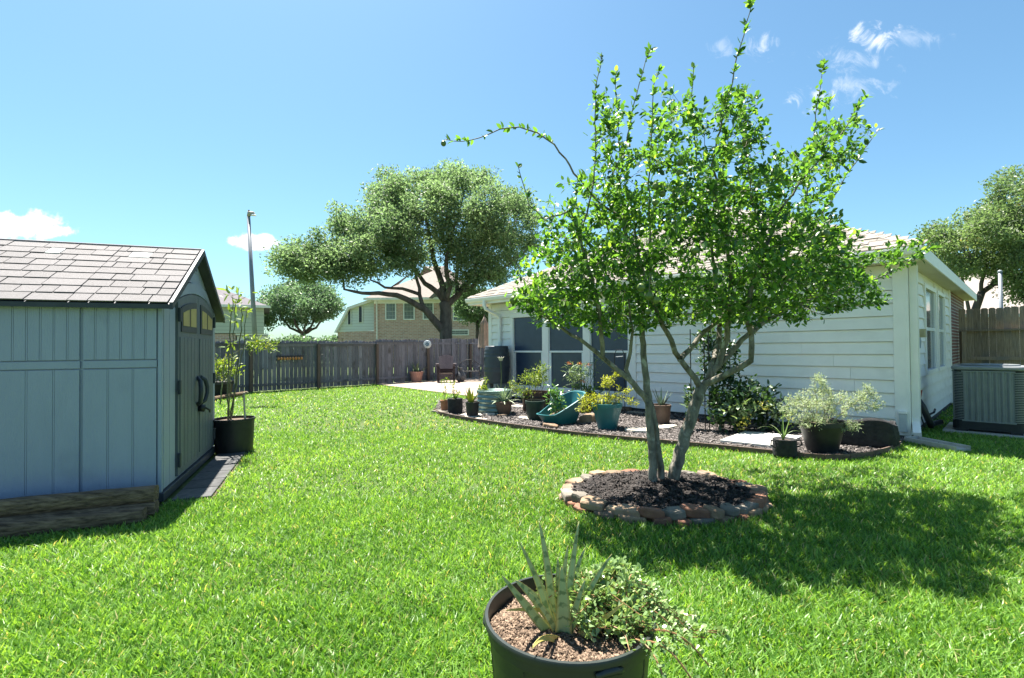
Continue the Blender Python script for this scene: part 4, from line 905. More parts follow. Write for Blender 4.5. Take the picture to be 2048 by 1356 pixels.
stone(1003, 833, 22, .2, .05, 'tan flagstone under the brown bowl pot', m_stone, 17)
stone(963, 841, 24, .18, .045, 'pale flagstone near the edging below the black nursery pot', m_flag, 8)
stone(1050, 839, 30, .22, .05, 'pale flagstone left of the teal tub', m_flag, 9)
stone(1036, 815, 34, .3, .05, 'pale flagstone in the mulch before the window wall', m_flag, 10)
stone(943, 832, 44, .45, .04, 'pale flagstone under the black nursery pot', m_flag, 11)
stone(885, 824, 40, .4, .035, 'grey flagstone under the small terracotta pot', m_stone_g, 12)
stone(1252, 822, 22, .25, .1, 'dark brown block against the wall behind the teal pot', m_log, 13, name='block', cat='block')
stone(1272, 828, 34, .2, .05, 'grey flat stone at the foot of the wall right of the windows', m_stone_g, 14)
c4 = [G(1440, 884, .045), G(1557, 897, .045), G(1605, 876, .045), G(1490, 866, .045)]; cc = sum(c4, Vector()) / 4
sl4 = MB().prism([(p.x - cc.x, p.y - cc.y) for p in c4], 0, .04).build('concrete_slab', m_slab, bevel=.006); sl4.location = (cc.x, cc.y, .04); tag(sl4, 'white square concrete slab lying in the mulch', 'slab')

# ------------------------------------------------------------------ plants and pots
def strap(mb, base, d, L, w, bend=.5, n=6, fold=.25, tipw=.05, twist=0.0, wmid=.0):
    p = Vector(base); d = Vector(d).normalized(); side = d.cross(Vector((0, 0, 1)));
    side = side.normalized() if side.length > .05 else Vector((1, 0, 0)).cross(d).normalized(); vs = []
    for i_ in range(n + 1):
        t = i_ / n; ww = w * ((1 - t) ** .75 + tipw) * (1 + wmid * math.sin(math.pi * min(1, t * 1.3))); nr = side.cross(d).normalized()
        vs += [p - side * ww / 2 + nr * ww * fold, p, p + side * ww / 2 + nr * ww * fold]
        p = p + d * (L / n); d = (d + Vector((0, 0, -bend / n))).normalized()
    fs = []
    for i_ in range(n): a = i_ * 3; fs += [(a, a + 1, a + 4, a + 3), (a + 1, a + 2, a + 5, a + 4)]
    return mb.add(vs, fs)
def rosette(name, parent, base, n, L, w, mat, tilt=(.3, 1.2), bend=.8, seed=0, fold=.25, wmid=0.0):
    rg = random.Random(seed); mb = MB()
    for i_ in range(n):
        a = i_ * 2.4 + rg.uniform(-.3, .3); tl = rg.uniform(*tilt); d = (math.cos(a) * math.sin(tl), math.sin(a) * math.sin(tl), math.cos(tl))
        strap(mb, Vector(base) + Vector((math.cos(a), math.sin(a), 0)) * w * .5, d, L * rg.uniform(.65, 1.1), w * rg.uniform(.8, 1.1), bend * rg.uniform(.5, 1.3), 6, fold, wmid=wmid)
    o = mb.build(name, mat, parent, smooth=True)
    return o
def bush(parent, base, stems, spec, leaf, ratio, per, mat, tpl=LEAF6, stemmat=None, up=.3, droop=0.0, step=.05, seed=1, tip=.0018, lname='foliage', spread=.6, nodes_all=True):
    """spec: ellipsoids (cx, cy, cz, rx, ry, rz, n) in the thing's own coordinates"""
    T = []
    for cx, cy, cz, rx, ry, rz, n_ in spec:
        for _ in range(n_):
            v = norm(rng.normal(size=(1, 3)))[0] * rng.random() ** .4; T.append(np.array((cx, cy, cz)) + v * (rx, ry, rz))
    limb = []
    for s_ in stems: limb.append(([np.array(q, float) for q in s_[0]], s_[1], s_[2], None))
    P, pa, ki, ra, nl_ = grow(limb, T, step, tip, 2.3, .5, .3)
    skeleton(P, pa, ki, ra, (0, 0, 0), .012).build('stems', stemmat or m_twig, parent, smooth=True)
    LPp = []; LDd = []
    for k_ in range(len(P)):
        if k_ < nl_ and ra[k_] > .006: continue
        q = pa[k_]
        if q < 0: continue
        d = P[k_] - P[q]; d = d / max(1e-6, np.linalg.norm(d))
        for _ in range(rng.poisson(per * (4.5 if not ki[k_] else 2))):
            r = rng.normal(size=3); LPp.append(P[k_] + (P[q] - P[k_]) * rng.random() + rng.normal(size=3) * leaf * .45); LDd.append(d * .5 + r * spread + np.array((0, 0, up - droop)))
    n_ = len(LPp); L_ = rng.uniform(leaf * .65, leaf * 1.2, n_); N_ = norm(np.array((0, 0, 1.)) + rng.normal(size=(n_, 3)) * .5)
    return leafobj(lname, np.array(LPp), norm(np.array(LDd)), N_, L_, L_ * ratio, tpl, mat, parent)
def spot(px, py, wpx, z=.04):
    p = G(px, py, z); s = p.y / F; r = wpx * s / 2; return Vector((p.x, p.y + r * .75, z)), s, r
def shell(t, prof, mat, soil_z, soil_r, name='pot', soilmat=None, n=28, sx=1, sy=1, smooth=True, fn=None):
    inner = [(max(.01, r - .012), z) for r, z in prof[::-1] if z > soil_z - .03]
    o = MB().lathe(prof + inner + [(soil_r * .2, soil_z - .02)], n, sx=sx, sy=sy, fn=fn).build(name, mat, t, smooth=False)
    if smooth:
        o.data.polygons.foreach_set('use_smooth', [True] * len(o.data.polygons)); e = o.modifiers.new('es', 'EDGE_SPLIT'); e.split_angle = .7
    MB().lathe([(.001, soil_z + .012), (soil_r * .5, soil_z + .008), (soil_r, soil_z)], 20, sx=sx, sy=sy).build('soil', soilmat or m_soil, t, smooth=True)
    return o
G1 = LEAF('fresh_leaf', (.09, .16, .02), (.22, .30, .05), .4, .5, (.38, .38, .06), .4); G2 = LEAF('mid_leaf', (.035, .09, .025), (.10, .19, .05), .35, .35, None, .5)
G3 = LEAF('grey_leaf', (.24, .30, .18), (.46, .53, .34), .34, .7, None, .2, (1.2, 1.2, .8)); G4 = LEAF('yellow_leaf', (.20, .24, .025), (.42, .44, .05), .4, .5, (.5, .48, .10), .35); G5 = LEAF('dark_leaf', (.014, .042, .016), (.050, .105, .034), .3, .3, None, .6)  # the last is the trellis shrub's own dark green
G6 = LEAF('pale_leaf', (.10, .17, .09), (.24, .33, .19), .3, .4, None, .5)
m_strapg = M('strap_green', (.09, .16, .035), (.20, .30, .07), .5, 20, rnd=.1); m_strapy = M('strap_yellow', (.20, .26, .03), (.45, .42, .05), .5, 9); m_aloe = M('aloe_grey', (.12, .17, .12), (.22, .28, .20), .5, 14, mud=((.30, .35, .27), 22, .56))
m_brownpot = M('brown_plastic', (.115, .072, .052), (.16, .105, .08), .6, 8, .05); m_teal = M('teal_plastic', (.012, .115, .135), (.020, .15, .17), .38, 5, .04, spec=.5); m_green = M('dark_green_plastic', (.012, .028, .022), (.022, .045, .036), .45, 8)
potgrp = 'pots in the bed along the house'
def pot(px, py, wpx, hpx, label, kind='taper', mat=m_black, cat='potted plant', name='potted_plant', z=.04, tap=.78, rim=.012):
    b, s, r = spot(px, py, wpx, z); t = thing(name, label, cat, b, 0, potgrp); h = hpx * s
    prof = [(r * tap, 0), (r * (tap * .35 + .65) - .004, h * .6), (r - rim, h * .86), (r, h * .862), (r, h), (r - .01, h + .002)]
    if kind == 'bag': prof = [(r * .97, 0), (r * 1.02, h * .3), (r, h * .7), (r * 1.01, h), (r * .98, h + .004)]
    if kind == 'bowl': prof = [(r * .62, 0), (r * .84, h * .45), (r * .96, h * .82), (r * .93, h * .83), (r, h * .84), (r, h), (r - .01, h + .002)]
    shell(t, prof, mat, h * .88, r * .93, fn=(lambda a, z_: 1 + .02 * math.sin(5 * a + z_ * 9)) if kind == 'bag' else None)
    return t, r, h
t, r, h = pot(889, 823, 19, 22, 'small terracotta pot with one thin leafy stem at the bed tip', mat=m_terra)
bush(t, 0, [([(0, 0, h * .85), (.01, 0, h + .2), (-.01, 0, h + .46)], .006, .003)], [(-.01, 0, h + .45, .06, .06, .05, 5), (0, 0, h + .15, .05, .05, .1, 3)], .06, .5, 1.2, G1)
t, r, h = pot(909, 827, 30, 29, 'black fabric grow bag with upright reddish and green shoots', 'bag', m_fabric)
rosette('shoots', t, (0, 0, h * .85), 16, .28, .022, m_strapg, (.1, .7), .4, 3); bush(t, 0, [([(-.03, 0, h * .8), (-.04, 0, h + .3)], .006, .003)], [(-.04, 0, h + .3, .07, .07, .12, 7), (.05, 0, h + .1, .12, .1, .06, 6)], .07, .4, 1.2, G1)
t, r, h = pot(944, 834, 28, 29, 'black nursery pot with upright yellow-green strap leaves', mat=m_black, tap=.85)
rosette('leaves', t, (-.03, 0, h * .85), 8, .34, .075, m_strapy, (.05, .55), .25, 6, .2, .6)
t, r, h = pot(1007, 831, 36, 27, 'brown plastic bowl pot with a fountain of narrow variegated leaves', 'bowl', m_brownpot)
rosette('leaves', t, (0, 0, h * .85), 64, .42, .040, M('variegated_strap', (.26, .36, .16), (.60, .66, .48), .5, 60, stretch=(1, 1, .3)), (.15, 1.15), .9, 8)
# corrugated planter ring
b, s, r = spot(988, 830, 70, .03); t = thing('corrugated_planter', 'round corrugated green-grey metal planter below the rain barrel', 'planter', b)
hh = .50; prof = []
for i_ in range(41): prof.append((r + .012 * math.cos(i_ / 40 * hh / .095 * 2 * math.pi), hh * i_ / 40))
prof += [(r + .018, hh), (r + .018, hh + .02), (r - .012, hh + .02), (r - .015, hh - .1)]
m_corr = M('green_galvanised', (.13, .20, .185), (.20, .28, .26), .35, 7, metal=.55)
MB().lathe(prof, 40).build('corrugated_wall', m_corr, t, smooth=True); MB().lathe([(.001, hh - .06), (r - .014, hh - .07)], 24).build('soil', m_soil, t)
bush(t, 0, [([(-.22, -.1, hh - .07), (-.24, -.1, hh + .12)], .006, .003)], [(-.24, -.1, hh + .06, .12, .1, .06, 12), (-.2, .05, hh + .16, .04, .04, .1, 4)], .08, .35, 1.5, G1)
mb = MB().tube([(.14, .05, hh - .07), (.16, .05, hh + .3), (.15, .05, hh + .66)], [.008, .007, .006], 6); mb.build('flower_stem', M('stem_green', (.10, .15, .05), (.16, .2, .07), .6), t)
fl_ = MB()
for i_ in range(9):
    a = i_ * .7; strap(fl_, (.15, .05, hh + .66), (math.cos(a) * .6, math.sin(a) * .6, .8), .13, .05, .5, 4, .1, .3, wmid=.8)
fl_.build('white_flower', M('white_petal', (.60, .58, .50), (.74, .72, .66), .6, 20), t, smooth=True)
# dark green pot, whiskey barrel planter and its feathery shrub
t, r, h = pot(1071, 841, 40, 38, 'dark green pot of bare mulch left of the teal tub', mat=m_green, cat='pot', name='garden_pot')
MB().tube([(-.06, 0, h * .85), (-.09, -.02, h + .08), (-.04, 0, h + .2)], [.008, .006, .003], 5).build('dry_stem', m_twig, t)
b, s, r = spot(1074, 826, 54, .03); t = thing('barrel_planter', 'brown wooden half-barrel planter with feathery yellow-green shrub by the window', 'planter', b, 0, potgrp); h = .46
m_stave = M('dark_stave', (.05, .030, .021), (.12, .075, .055), .8, 12, .5, (3, 3, .4), .2)
for i_ in range(20):
    a = two * i_ / 20; c_, s_ = math.cos(a), math.sin(a); w = two * r / 20 * .94; o = MB().prism([(-w / 2, 0), (w / 2, 0), (w * .52, h * .5), (w / 2, h), (-w / 2, h), (-w * .52, h * .5)], -.012, .012, lambda p, q, c: (p, c, q)).build('stave', m_stave, t)
    o.location = (c_ * r, s_ * r, 0); o.rotation_euler = (0, 0, a + math.pi / 2)
for z in (.10, .34): MB().lathe([(r + .013, z), (r + .018, z), (r + .018, z + .03), (r + .013, z + .03)], 30).build('hoop', m_iron, t)
MB().lathe([(.001, h - .05), (r - .01, h - .06)], 20).build('soil', m_soil, t)
bush(t, 0, [([(a * .1, b_ * .1, h - .06), (a * .22, b_ * .2, h + .3)], .008, .004) for a, b_ in ((1, 0), (-1, .3), (-.2, -1), (.3, .8))], [(-.05, -.05, h + .28, .30, .25, .22, 60), (.12, 0, h + .48, .16, .14, .14, 22), (-.5, -.12, h + .12, .14, .1, .16, 18), (-.24, -.2, h + .02, .25, .15, .12, 22)], .085, .24, 2.3, G1, LEAF4, spread=.8)
# dark planter with milkweed
b, s, r = spot(1166, 824, 62, .03); t = thing('flower_planter', 'dark planter of milkweed with orange blooms behind the teal tub', 'planter', b, 0, potgrp); h = .40
shell(t, [(r * .85, 0), (r * .95, h * .6), (r, h), (r - .01, h)], m_stave, h * .9, r * .93)
tips = [(-.26, -.1, h + .66), (-.03, -.12, h + .64), (.18, -.1, h + .62), (.34, .02, h + .78)]
bush(t, 0, [([(x * .3, y_, h * .85), (x * .8, y_, h + .35), (x, y_, z_)], .008, .004) for x, y_, z_ in tips], [(-.1, -.1, h + .42, .26, .14, .2, 40)], .13, .16, 2.2, G6, LEAF4, spread=.9, up=.1)
bush(t, 0, [([(.1, -.15, h * .85), (.2, -.2, h + .12)], .006, .003)], [(.12, -.2, h + .10, .40, .14, .11, 46)], .07, .5, 1.6, G2, lname='low_leaves')
m_or = M('orange_petal', (.55, .12, .015), (.75, .26, .03), .5, 40)
for x, y_, z_ in tips[:3] + [(.02, -.22, h + .25)]:
    q = rng.normal(size=(26, 3)) * (.035, .035, .02) + (x, y_, z_ + .02)
    leafobj('flower_head', q, rdir(26, .5), rdir(26, .3), np.full(26, .035), np.full(26, .02), LEAF4, m_or, t)
# teal wheelbarrow tub with a pepper plant
b = G(1128, 853, .03); tub = thing('wheelbarrow_tub', 'teal plastic wheelbarrow tub tipped on the mulch with a pepper plant', 'tub', (b.x - .03, b.y + .34, .02), .62, potgrp); tub.scale = (.9, .9, .95)
def tub_ring(z, k_, n_=40):
    o = []
    for i_ in range(n_):
        a = two * i_ / n_; c_, s_ = math.cos(a), math.sin(a); q = (abs(c_) ** 3.2 + abs(s_) ** 3.2) ** (-1 / 3.2)
        wid = (.30 + .05 * (c_ * q)) * k_; ln = .54 * k_
        x = c_ * q * ln; o.append((x, s_ * q * wid, z + max(0, (x + .36)) * .40 * z / .22))
    return o
vs = []; rings = [(.0, .60), (.04, .70), (.10, .80), (.18, .93), (.22, .98), (.222, 1.045), (.238, 1.05), (.240, .975), (.19, .92), (.13, .83)]
for z_, k_ in rings: vs += tub_ring(z_, k_)
nn = 40; fs = [(i_ * nn + j, i_ * nn + (j + 1) % nn, (i_ + 1) * nn + (j + 1) % nn, (i_ + 1) * nn + j) for i_ in range(len(rings) - 1) for j in range(nn)] + [tuple(range(nn))[::-1]]
o = MB().add(vs, fs).build('tub', m_teal, tub, smooth=True); o.modifiers.new('es', 'EDGE_SPLIT').split_angle = .8
MB().add(tub_ring(.128, .832), [tuple(range(nn))]).build('soil', m_soil, tub)
bush(tub, 0, [([(-.05, .06, .14), (-.08, .06, .40), (-.14, .05, .62)], .010, .005)], [(-.12, .05, .66, .16, .14, .14, 22), (-.02, .05, .42, .17, .14, .18, 28), (.02, 0, .24, .12, .1, .08, 10)], .11, .42, 1.3, LEAF('pepper_leaf', (.05, .14, .04), (.14, .27, .09), .3, .3, None, .6), droop=.45, spread=.7)
# teal round pot with yellow-green shrub
t, r, h = pot(1219, 860, 62, 51, 'glazed teal round pot with a spreading yellow-green shrub', mat=m_teal, tap=.62, rim=.006)
bush(t, 0, [([(0, 0, h * .85), (.04, 0, h + .2), (.1, .02, h + .42)], .012, .006), ([(-.05, 0, h * .85), (-.3, -.1, h + .08)], .010, .004), ([(.05, 0, h * .85), (.3, -.05, h + .15), (.44, 0, h + .22)], .010, .004)],
     [(.0, 0, h + .38, .16, .14, .10, 26), (.22, .05, h + .52, .09, .09, .05, 12), (-.32, -.12, h + .07, .24, .18, .12, 46), (.05, -.05, h + .10, .30, .22, .10, 44), (-.38, -.15, h - .08, .16, .12, .08, 14), (.40, 0, h + .02, .16, .1, .05, 12), (.26, 0, h + .22, .14, .1, .05, 12)], .055, .36, 2.2, G4, LEAF4, up=.05, spread=.9)
# aloe in brown pot
t, r, h = pot(1327, 849, 40, 38, 'brown pot with grey-green aloe between trunk and wall', mat=m_brownpot, tap=.8)
rosette('aloe_leaves', t, (0, 0, h * .88), 9, .36, .065, m_aloe, (.05, .9), -.1, 12, .35)
# trellis shrub
b = G(1462, 862, .03); t = thing('trellis_shrub', 'dense dark shrub with yellow fruit clusters on a black metal trellis', 'shrub', b)
st = [([(x, y_, 0), (x * 1.3, y_ * 1.2, .35), (x * 2.2, y_ * 1.5, .75)], .012, .005) for x, y_ in ((.1, .05), (-.08, .1), (.03, -.08), (.2, .1), (-.16, .02))] + [([(-.12, .25, 0), (-.2, .25, .8), (-.22, .22, 1.6)], .012, .004)]
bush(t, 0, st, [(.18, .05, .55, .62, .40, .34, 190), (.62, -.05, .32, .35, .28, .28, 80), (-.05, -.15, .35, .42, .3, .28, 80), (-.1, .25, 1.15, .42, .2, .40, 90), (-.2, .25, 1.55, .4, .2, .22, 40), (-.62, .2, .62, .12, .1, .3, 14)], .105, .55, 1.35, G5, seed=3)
bush(t, 0, [([(.05, -.1, .1), (.05, -.3, .3)], .006, .003)], [(.0, -.34, .38, .26, .10, .16, 30), (.72, -.28, .34, .24, .1, .14, 22), (-.62, .1, .5, .1, .1, .22, 12)], .12, .5, 1.1, G6, lname='pale_leaves')
q = np.concatenate([rng.normal(size=(34, 3)) * (.05, .03, .05) + c_ for c_ in ((.02, -.42, .16), (.05, -.44, .26), (.42, -.35, .47), (.82, -.36, .26))])
leafobj('fruit_clusters', q, rdir(len(q)), rdir(len(q)), np.full(len(q), .03), np.full(len(q), .025), LEAF4, M('yellow_fruit', (.42, .40, .04), (.60, .55, .10), .4, 30), t, kind='stuff')
for i_, (dx_, dy_) in enumerate(((-.62, .15), (-.40, .10), (-.34, .06), (.12, .28))):
    MB().tube([(dx_, dy_, 0), (dx_, dy_, 1.75)], .009, 6).build('trellis_rod', m_iron, t)
for z in (.5, .95, 1.4): MB().tube([(-.62, .15, z), (-.37, .08, z), (.12, .28, z)], .006, 5).build('trellis_bar', m_iron, t)
# shepherd hook by the window
b = G(1250, 829, .03); t = thing('garden_hook', 'thin black garden hook standing before the right window', 'garden hook', b)
MB().tube([(0, 0, 0), (0, 0, 1.30), (-.04, 0, 1.38), (-.17, 0, 1.38), (-.21, 0, 1.30), (-.21, 0, .0)], .009, 6).build('rod', m_iron, t)
for z in (.85, 1.24): MB().tube([(-.18, -.005, z), (-.03, -.005, z + .01)], .008, 5).build('crossbar', m_white, t)
# small fabric pot with onions
t, r, h = pot(1579, 913, 44, 32, 'small black fabric pot with drooping onion shoots beside the slab', 'bag', m_fabric)
on = MB()
for a, L_, bd, w in ((.3, .34, .1, .03), (1.1, .40, .2, .03), (2.0, .30, 1.6, .022), (2.9, .42, 2.3, .018), (5.2, .46, 1.8, .018), (6.0, .36, 2.6, .018), (4.0, .26, .3, .026)):
    strap(on, (-.02, 0, h * .85), (math.cos(a) * .35, math.sin(a) * .35, .9), L_, w, bd, 8, .4)
on.build('shoots', m_strapg, t, smooth=True)
for s_ in (-1, 1): MB().tube([(s_ * r * .9, -.03, h * .9), (s_ * (r + .05), -.03, h * .95), (s_ * (r + .06), -.04, h * .65), (s_ * r, -.03, h * .5)], .011, 5).build('handle', m_fabric, t)
# large black pot with silvery shrub
t, r, h = pot(1664, 909, 84, 62, 'large black pot with airy silver-green shrub near the house corner', mat=m_black, tap=.66, rim=.004)
bush(t, 0, [([(a * .05, b_ * .05, h * .85), (a * .14, b_ * .1, h + .12), (a * .34, b_ * .2, h + .38)], .009, .003) for a, b_ in ((1, 0), (-1, 0), (0, 1), (.1, -1), (.6, .5), (-.6, .5))] + [([(.1, 0, h * .85), (.35, 0, h + .16), (.62, 0, h + .36)], .008, .003)],
     [(0, 0, h + .22, .42, .34, .22, 190), (0, 0, h + .50, .13, .12, .16, 40), (.58, 0, h + .26, .24, .16, .14, 70), (.66, 0, h + .42, .1, .08, .1, 18), (-.2, -.15, h + .02, .30, .2, .10, 56), (-.42, 0, h + .18, .14, .14, .16, 30), (.2, -.2, h - .04, .22, .12, .1, 30)], .040, .26, 4.2, G3, LEAF4, M('grey_twig', (.20, .17, .12), (.28, .24, .18), .8), step=.04, spread=.9)
# black fabric raised bag
b = G(1752, 897, .03); t = thing('fabric_planter', 'low wide black fabric planter bag slumped against the house corner', 'planter', (b.x - .02, b.y + .30, .03), HR + .15, potgrp)
def bagfn(a, z_): q = (abs(math.cos(a)) ** 4 + abs(math.sin(a)) ** 4) ** -.25; return q * (1 + .045 * math.sin(3 * a + 7 * z_) + .03 * math.sin(11 * a + 14 * z_) * (z_ > .02))
o = MB().lathe([(.40, 0), (.44, .05), (.445, .15), (.435, .25), (.42, .33), (.415, .36), (.40, .355), (.39, .30), (.38, .24)], 72, sx=1.0, sy=.55, fn=bagfn).build('bag', m_fabric, t, smooth=True)
for v in o.data.vertices: v.co.z += .03 * math.sin(v.co.x * 9) * (v.co.z > .2) + (.02 * math.sin(v.co.y * 21) * (v.co.z > .2))
MB().lathe([(.001, .25), (.38, .24)], 40, sx=1.0, sy=.55, fn=lambda a, z_: (abs(math.cos(a)) ** 4 + abs(math.sin(a)) ** 4) ** -.25).build('soil', m_soil, t)

# ------------------------------------------------------------------ rain barrel on its stand
b = W(994, 795, 14.05); t = thing('rain_barrel', 'dark grey rain barrel on a stand under the left downspout', 'rain barrel', (b.x, 14.05, 0), HR)
m_barrel = M('barrel_plastic', (.038, .045, .055), (.055, .064, .076), .45, 6, .05, spec=.5)
R_ = .365; prof = []
for i_ in range(33):
    zz = i_ / 32; rr = R_ * (.86 + .14 * math.sin(math.pi * (.08 + .84 * zz)));
    if any(abs(zz - q) < .016 for q in (.30, .44, .72, .80, .90)): rr += .010
    prof.append((rr, .50 + 1.02 * zz))
prof += [(R_ * .86, 1.53), (R_ * .80, 1.535), (.001, 1.52)]
br_ = MB().lathe([(.001, .50)] + prof, 36).build('barrel', m_barrel, t, smooth=True)
br_.modifiers.new('es', 'EDGE_SPLIT').split_angle = .9
MB().obox((-.17, -.315, 1.16), (.06, .03, .06), Matrix.Rotation(-.5, 3, 'Z')).build('plug', m_black, br_); MB().tube([(-.18, -.28, .62), (-.22, -.40, .61), (-.24, -.43, .56)], .02, 8).build('spigot', M('brass_tap', (.32, .30, .24), None, .4), br_)
for s_, w in ((-.24, .10), (-.02, .10), (.24, .10)):
    MB().prism([(s_ - w, 0), (s_ + w, 0), (s_ + w * .45, .50), (s_ - w * .45, .50)], -.30, .26, lambda p, q, c: (p, c, q)).build('stand_leg', M('stand_grey', (.16, .165, .16), (.22, .225, .22), .6, 7), t)
MB().lathe([(.05, 0), (.055, .12), (.05, .13)], 12, (.02, .12, 1.53)).build('diverter', m_white, t)

# ------------------------------------------------------------------ air conditioner
ap = hw(HL + .42, 1.30); ac = thing('air_conditioner', 'grey louvred air conditioner unit on a concrete pad beside the house', 'air conditioner', (ap.x, ap.y, 0), HR)
AW = .90; A0 = .07; AH_ = 1.12
m_ac = M('ac_grey', (.19, .205, .21), (.225, .24, .245), .45, 6, metal=.2); m_acd = M('ac_dark', (.014, .016, .018), (.022, .024, .026), .6, 9); m_acl = M('ac_top', (.20, .21, .22), (.25, .26, .27), .4, 6, metal=.2)
def rrect(w, r_, n_=6):
    o = []
    for cx, cy, a0 in ((w - r_, r_, -90), (w - r_, w - r_, 0), (r_, w - r_, 90), (r_, r_, 180)):
        for i_ in range(n_ + 1): a = math.radians(a0 + 90 * i_ / n_); o.append((cx + r_ * math.cos(a), cy + r_ * math.sin(a)))
    return o
off = lambda pts, d: [(x + d, y_ + d) for x, y_ in pts]
MB().prism(off(rrect(AW - .06, .10), .03), A0 + .08, AH_ - .06).build('coil_core', m_acd, ac)
MB().prism(rrect(AW, .12), A0, A0 + .13).build('base_pan', m_acd, ac)
for fx, fy in ((.06, -.01), (AW - .2, -.01), (.06, AW - .13), (AW - .2, AW - .13)): MB().box(fx, fx + .14, fy, fy + .14, A0 - .03, A0 + .01).build('foot', m_acd, ac)
tpm = MB().prism(rrect(AW + .012, .125), AH_ - .07, AH_ - .005).build('top_shroud', m_acl, ac, bevel=.02); tpm.location = (-.006, -.006, 0)
MB().lathe([(.30, 0), (.375, 0), (.38, .018), (.375, .03), (.30, .02)], 40, (AW / 2, AW / 2, AH_ - .012)).build('fan_ring', m_ac, ac, smooth=True)
gr = MB()
for q in (.05, .11, .17, .23, .29): gr.lathe([(q, 0), (q + .006, 0), (q + .006, .006), (q, .006)], 36, (AW / 2, AW / 2, AH_ + .004))
for a in range(8): gr.tube([(AW / 2, AW / 2, AH_ + .01), (AW / 2 + .36 * math.cos(a * math.pi / 4), AW / 2 + .36 * math.sin(a * math.pi / 4), AH_ + .008)], .007, 5)
gr.build('fan_grille', m_acl, ac); MB().lathe([(.001, 0), (.30, 0)], 30, (AW / 2, AW / 2, AH_ - .004)).build('fan_opening', m_acd, ac)
cl_ = MB().prism(off(rrect(AW - .05, .10), .025), 0, .012)          # one louvre slat, repeated
lv_me = bpy.data.meshes.new('louvre_slat'); lv_me.from_pydata(cl_.v, [], cl_.f); lv_me.materials.append(m_ac)
zq = A0 + .15
while zq < AH_ - .09: link('louvre_slat', lv_me, None, ac, loc=(0, 0, zq)); zq += .027
for f_ in range(2):                                                  # ribbed middle panels on the two seen faces
    fnc = (lambda u_, d_, z_: (u_, d_, z_)) if f_ == 0 else (lambda u_, d_, z_: (d_, AW - u_, z_))
    for i_ in range(8):
        u_ = .15 + i_ * .076
        MB().prism([(u_, .012), (u_ + .016, .004), (u_ + .032, .004), (u_ + .046, .022), (u_ + .062, .022), (u_ + .0755, .014), (u_ + .0755, .06), (u_, .06)], A0 + .14, AH_ - .085, fnc).build('coil_panel', m_ac, ac)
    for z_ in (A0 + .132, AH_ - .10): MB().prism([(.13, .0), (AW - .13, .0), (AW - .13, .05), (.13, .05)], z_, z_ + .02, fnc).build('panel_rail', m_ac, ac)
pad = MB().box(-.12, AW + .25, -.14, AW + .2, -.03, .038).build('concrete_pad', m_conc, bevel=.008); pad.location = (ap.x, ap.y, 0); pad.rotation_euler = (0, 0, HR); tag(pad, 'worn concrete pad under the air conditioner', 'concrete pad')
hs = thing('refrigerant_line', 'black insulated hoses running from the wall to the air conditioner', 'hose', hw(HL + .05, .78))
MB().tube([(0, 0, .58), (.05, -.02, .45), (.10, -.06, .25), (.20, .0, .13), (.36, .16, .13), (.54, .2, .16)], [.03, .045, .05, .05, .045, .04], 10).build('insulated_pipe', m_black, hs, smooth=True)
MB().tube([(.0, .03, .55), (.10, .06, .36), (.26, .14, .28), (.42, .2, .32), (.52, .3, .36)], .016, 8).build('power_conduit', m_black, hs, smooth=True)
MB().tube([(0, -.02, .5), (.02, -.03, .25), (.05, -.06, .1)], .012, 6).build('drain_tube', m_black, hs, smooth=True)
MB().prism([(0, .72), (.36, .60), (.30, .54), (.05, .54)], .0, .05, lambda p, q, c: (.02 + c, p * .9, q)).build('pipe_cover', M('rust_red', (.20, .035, .03), (.34, .10, .09), .6, 16), hs)

# ------------------------------------------------------------------ patio things
b, s, r = spot(831, 764, 28, .04); t = thing('potted_plant', 'pink plastic pot with dark agave on the patio before the fence', 'potted plant', b); h = .44
shell(t, [(r * .72, 0), (r * .92, h * .8), (r, h * .81), (r * 1.02, h), (r, h)], M('pink_plastic', (.26, .135, .105), (.33, .18, .145), .6, 8), h * .9, r * .9)
rosette('agave_leaves', t, (0, 0, h * .85), 11, .55, .09, M('agave_dark', (.05, .09, .05), (.13, .18, .10), .5, 9), (.3, 1.25), .2, 5, .35)
b = G(857, 762, .03); t = thing('plaque_post', 'wooden post before the fence carrying a round blue plaque', 'garden ornament', b)
zc = W(853, 690, b.y).z
MB().box(-.035, .035, -.03, .03, 0, zc - .12).build('post', m_post, t); pl = MB().lathe([(.001, -.02), (.16, -.02), (.175, 0), (.16, .015), (.001, .015)], 28).build('plaque', M('pale_ceramic', (.38, .43, .46), (.50, .54, .56), .4, 9), t, smooth=True); pl.location = (-.03, -.05, zc); pl.rotation_euler = (math.pi / 2, 0, 0)
e = MB()
for a in range(10):
    a_ = a * .63; e.obox((.075 * math.cos(a_) * (.4 + .6 * (a % 2)), .06 * math.sin(a_), .017), (.06, .035, .008), Matrix.Rotation(a_ * 1.7, 3, 'Z'))
e.build('blue_motif', M('blue_glaze', (.03, .09, .16), (.06, .16, .26), .3, 10), pl)
m_chair = M('aubergine_plastic', (.032, .022, .028), (.05, .036, .044), .45, 6)
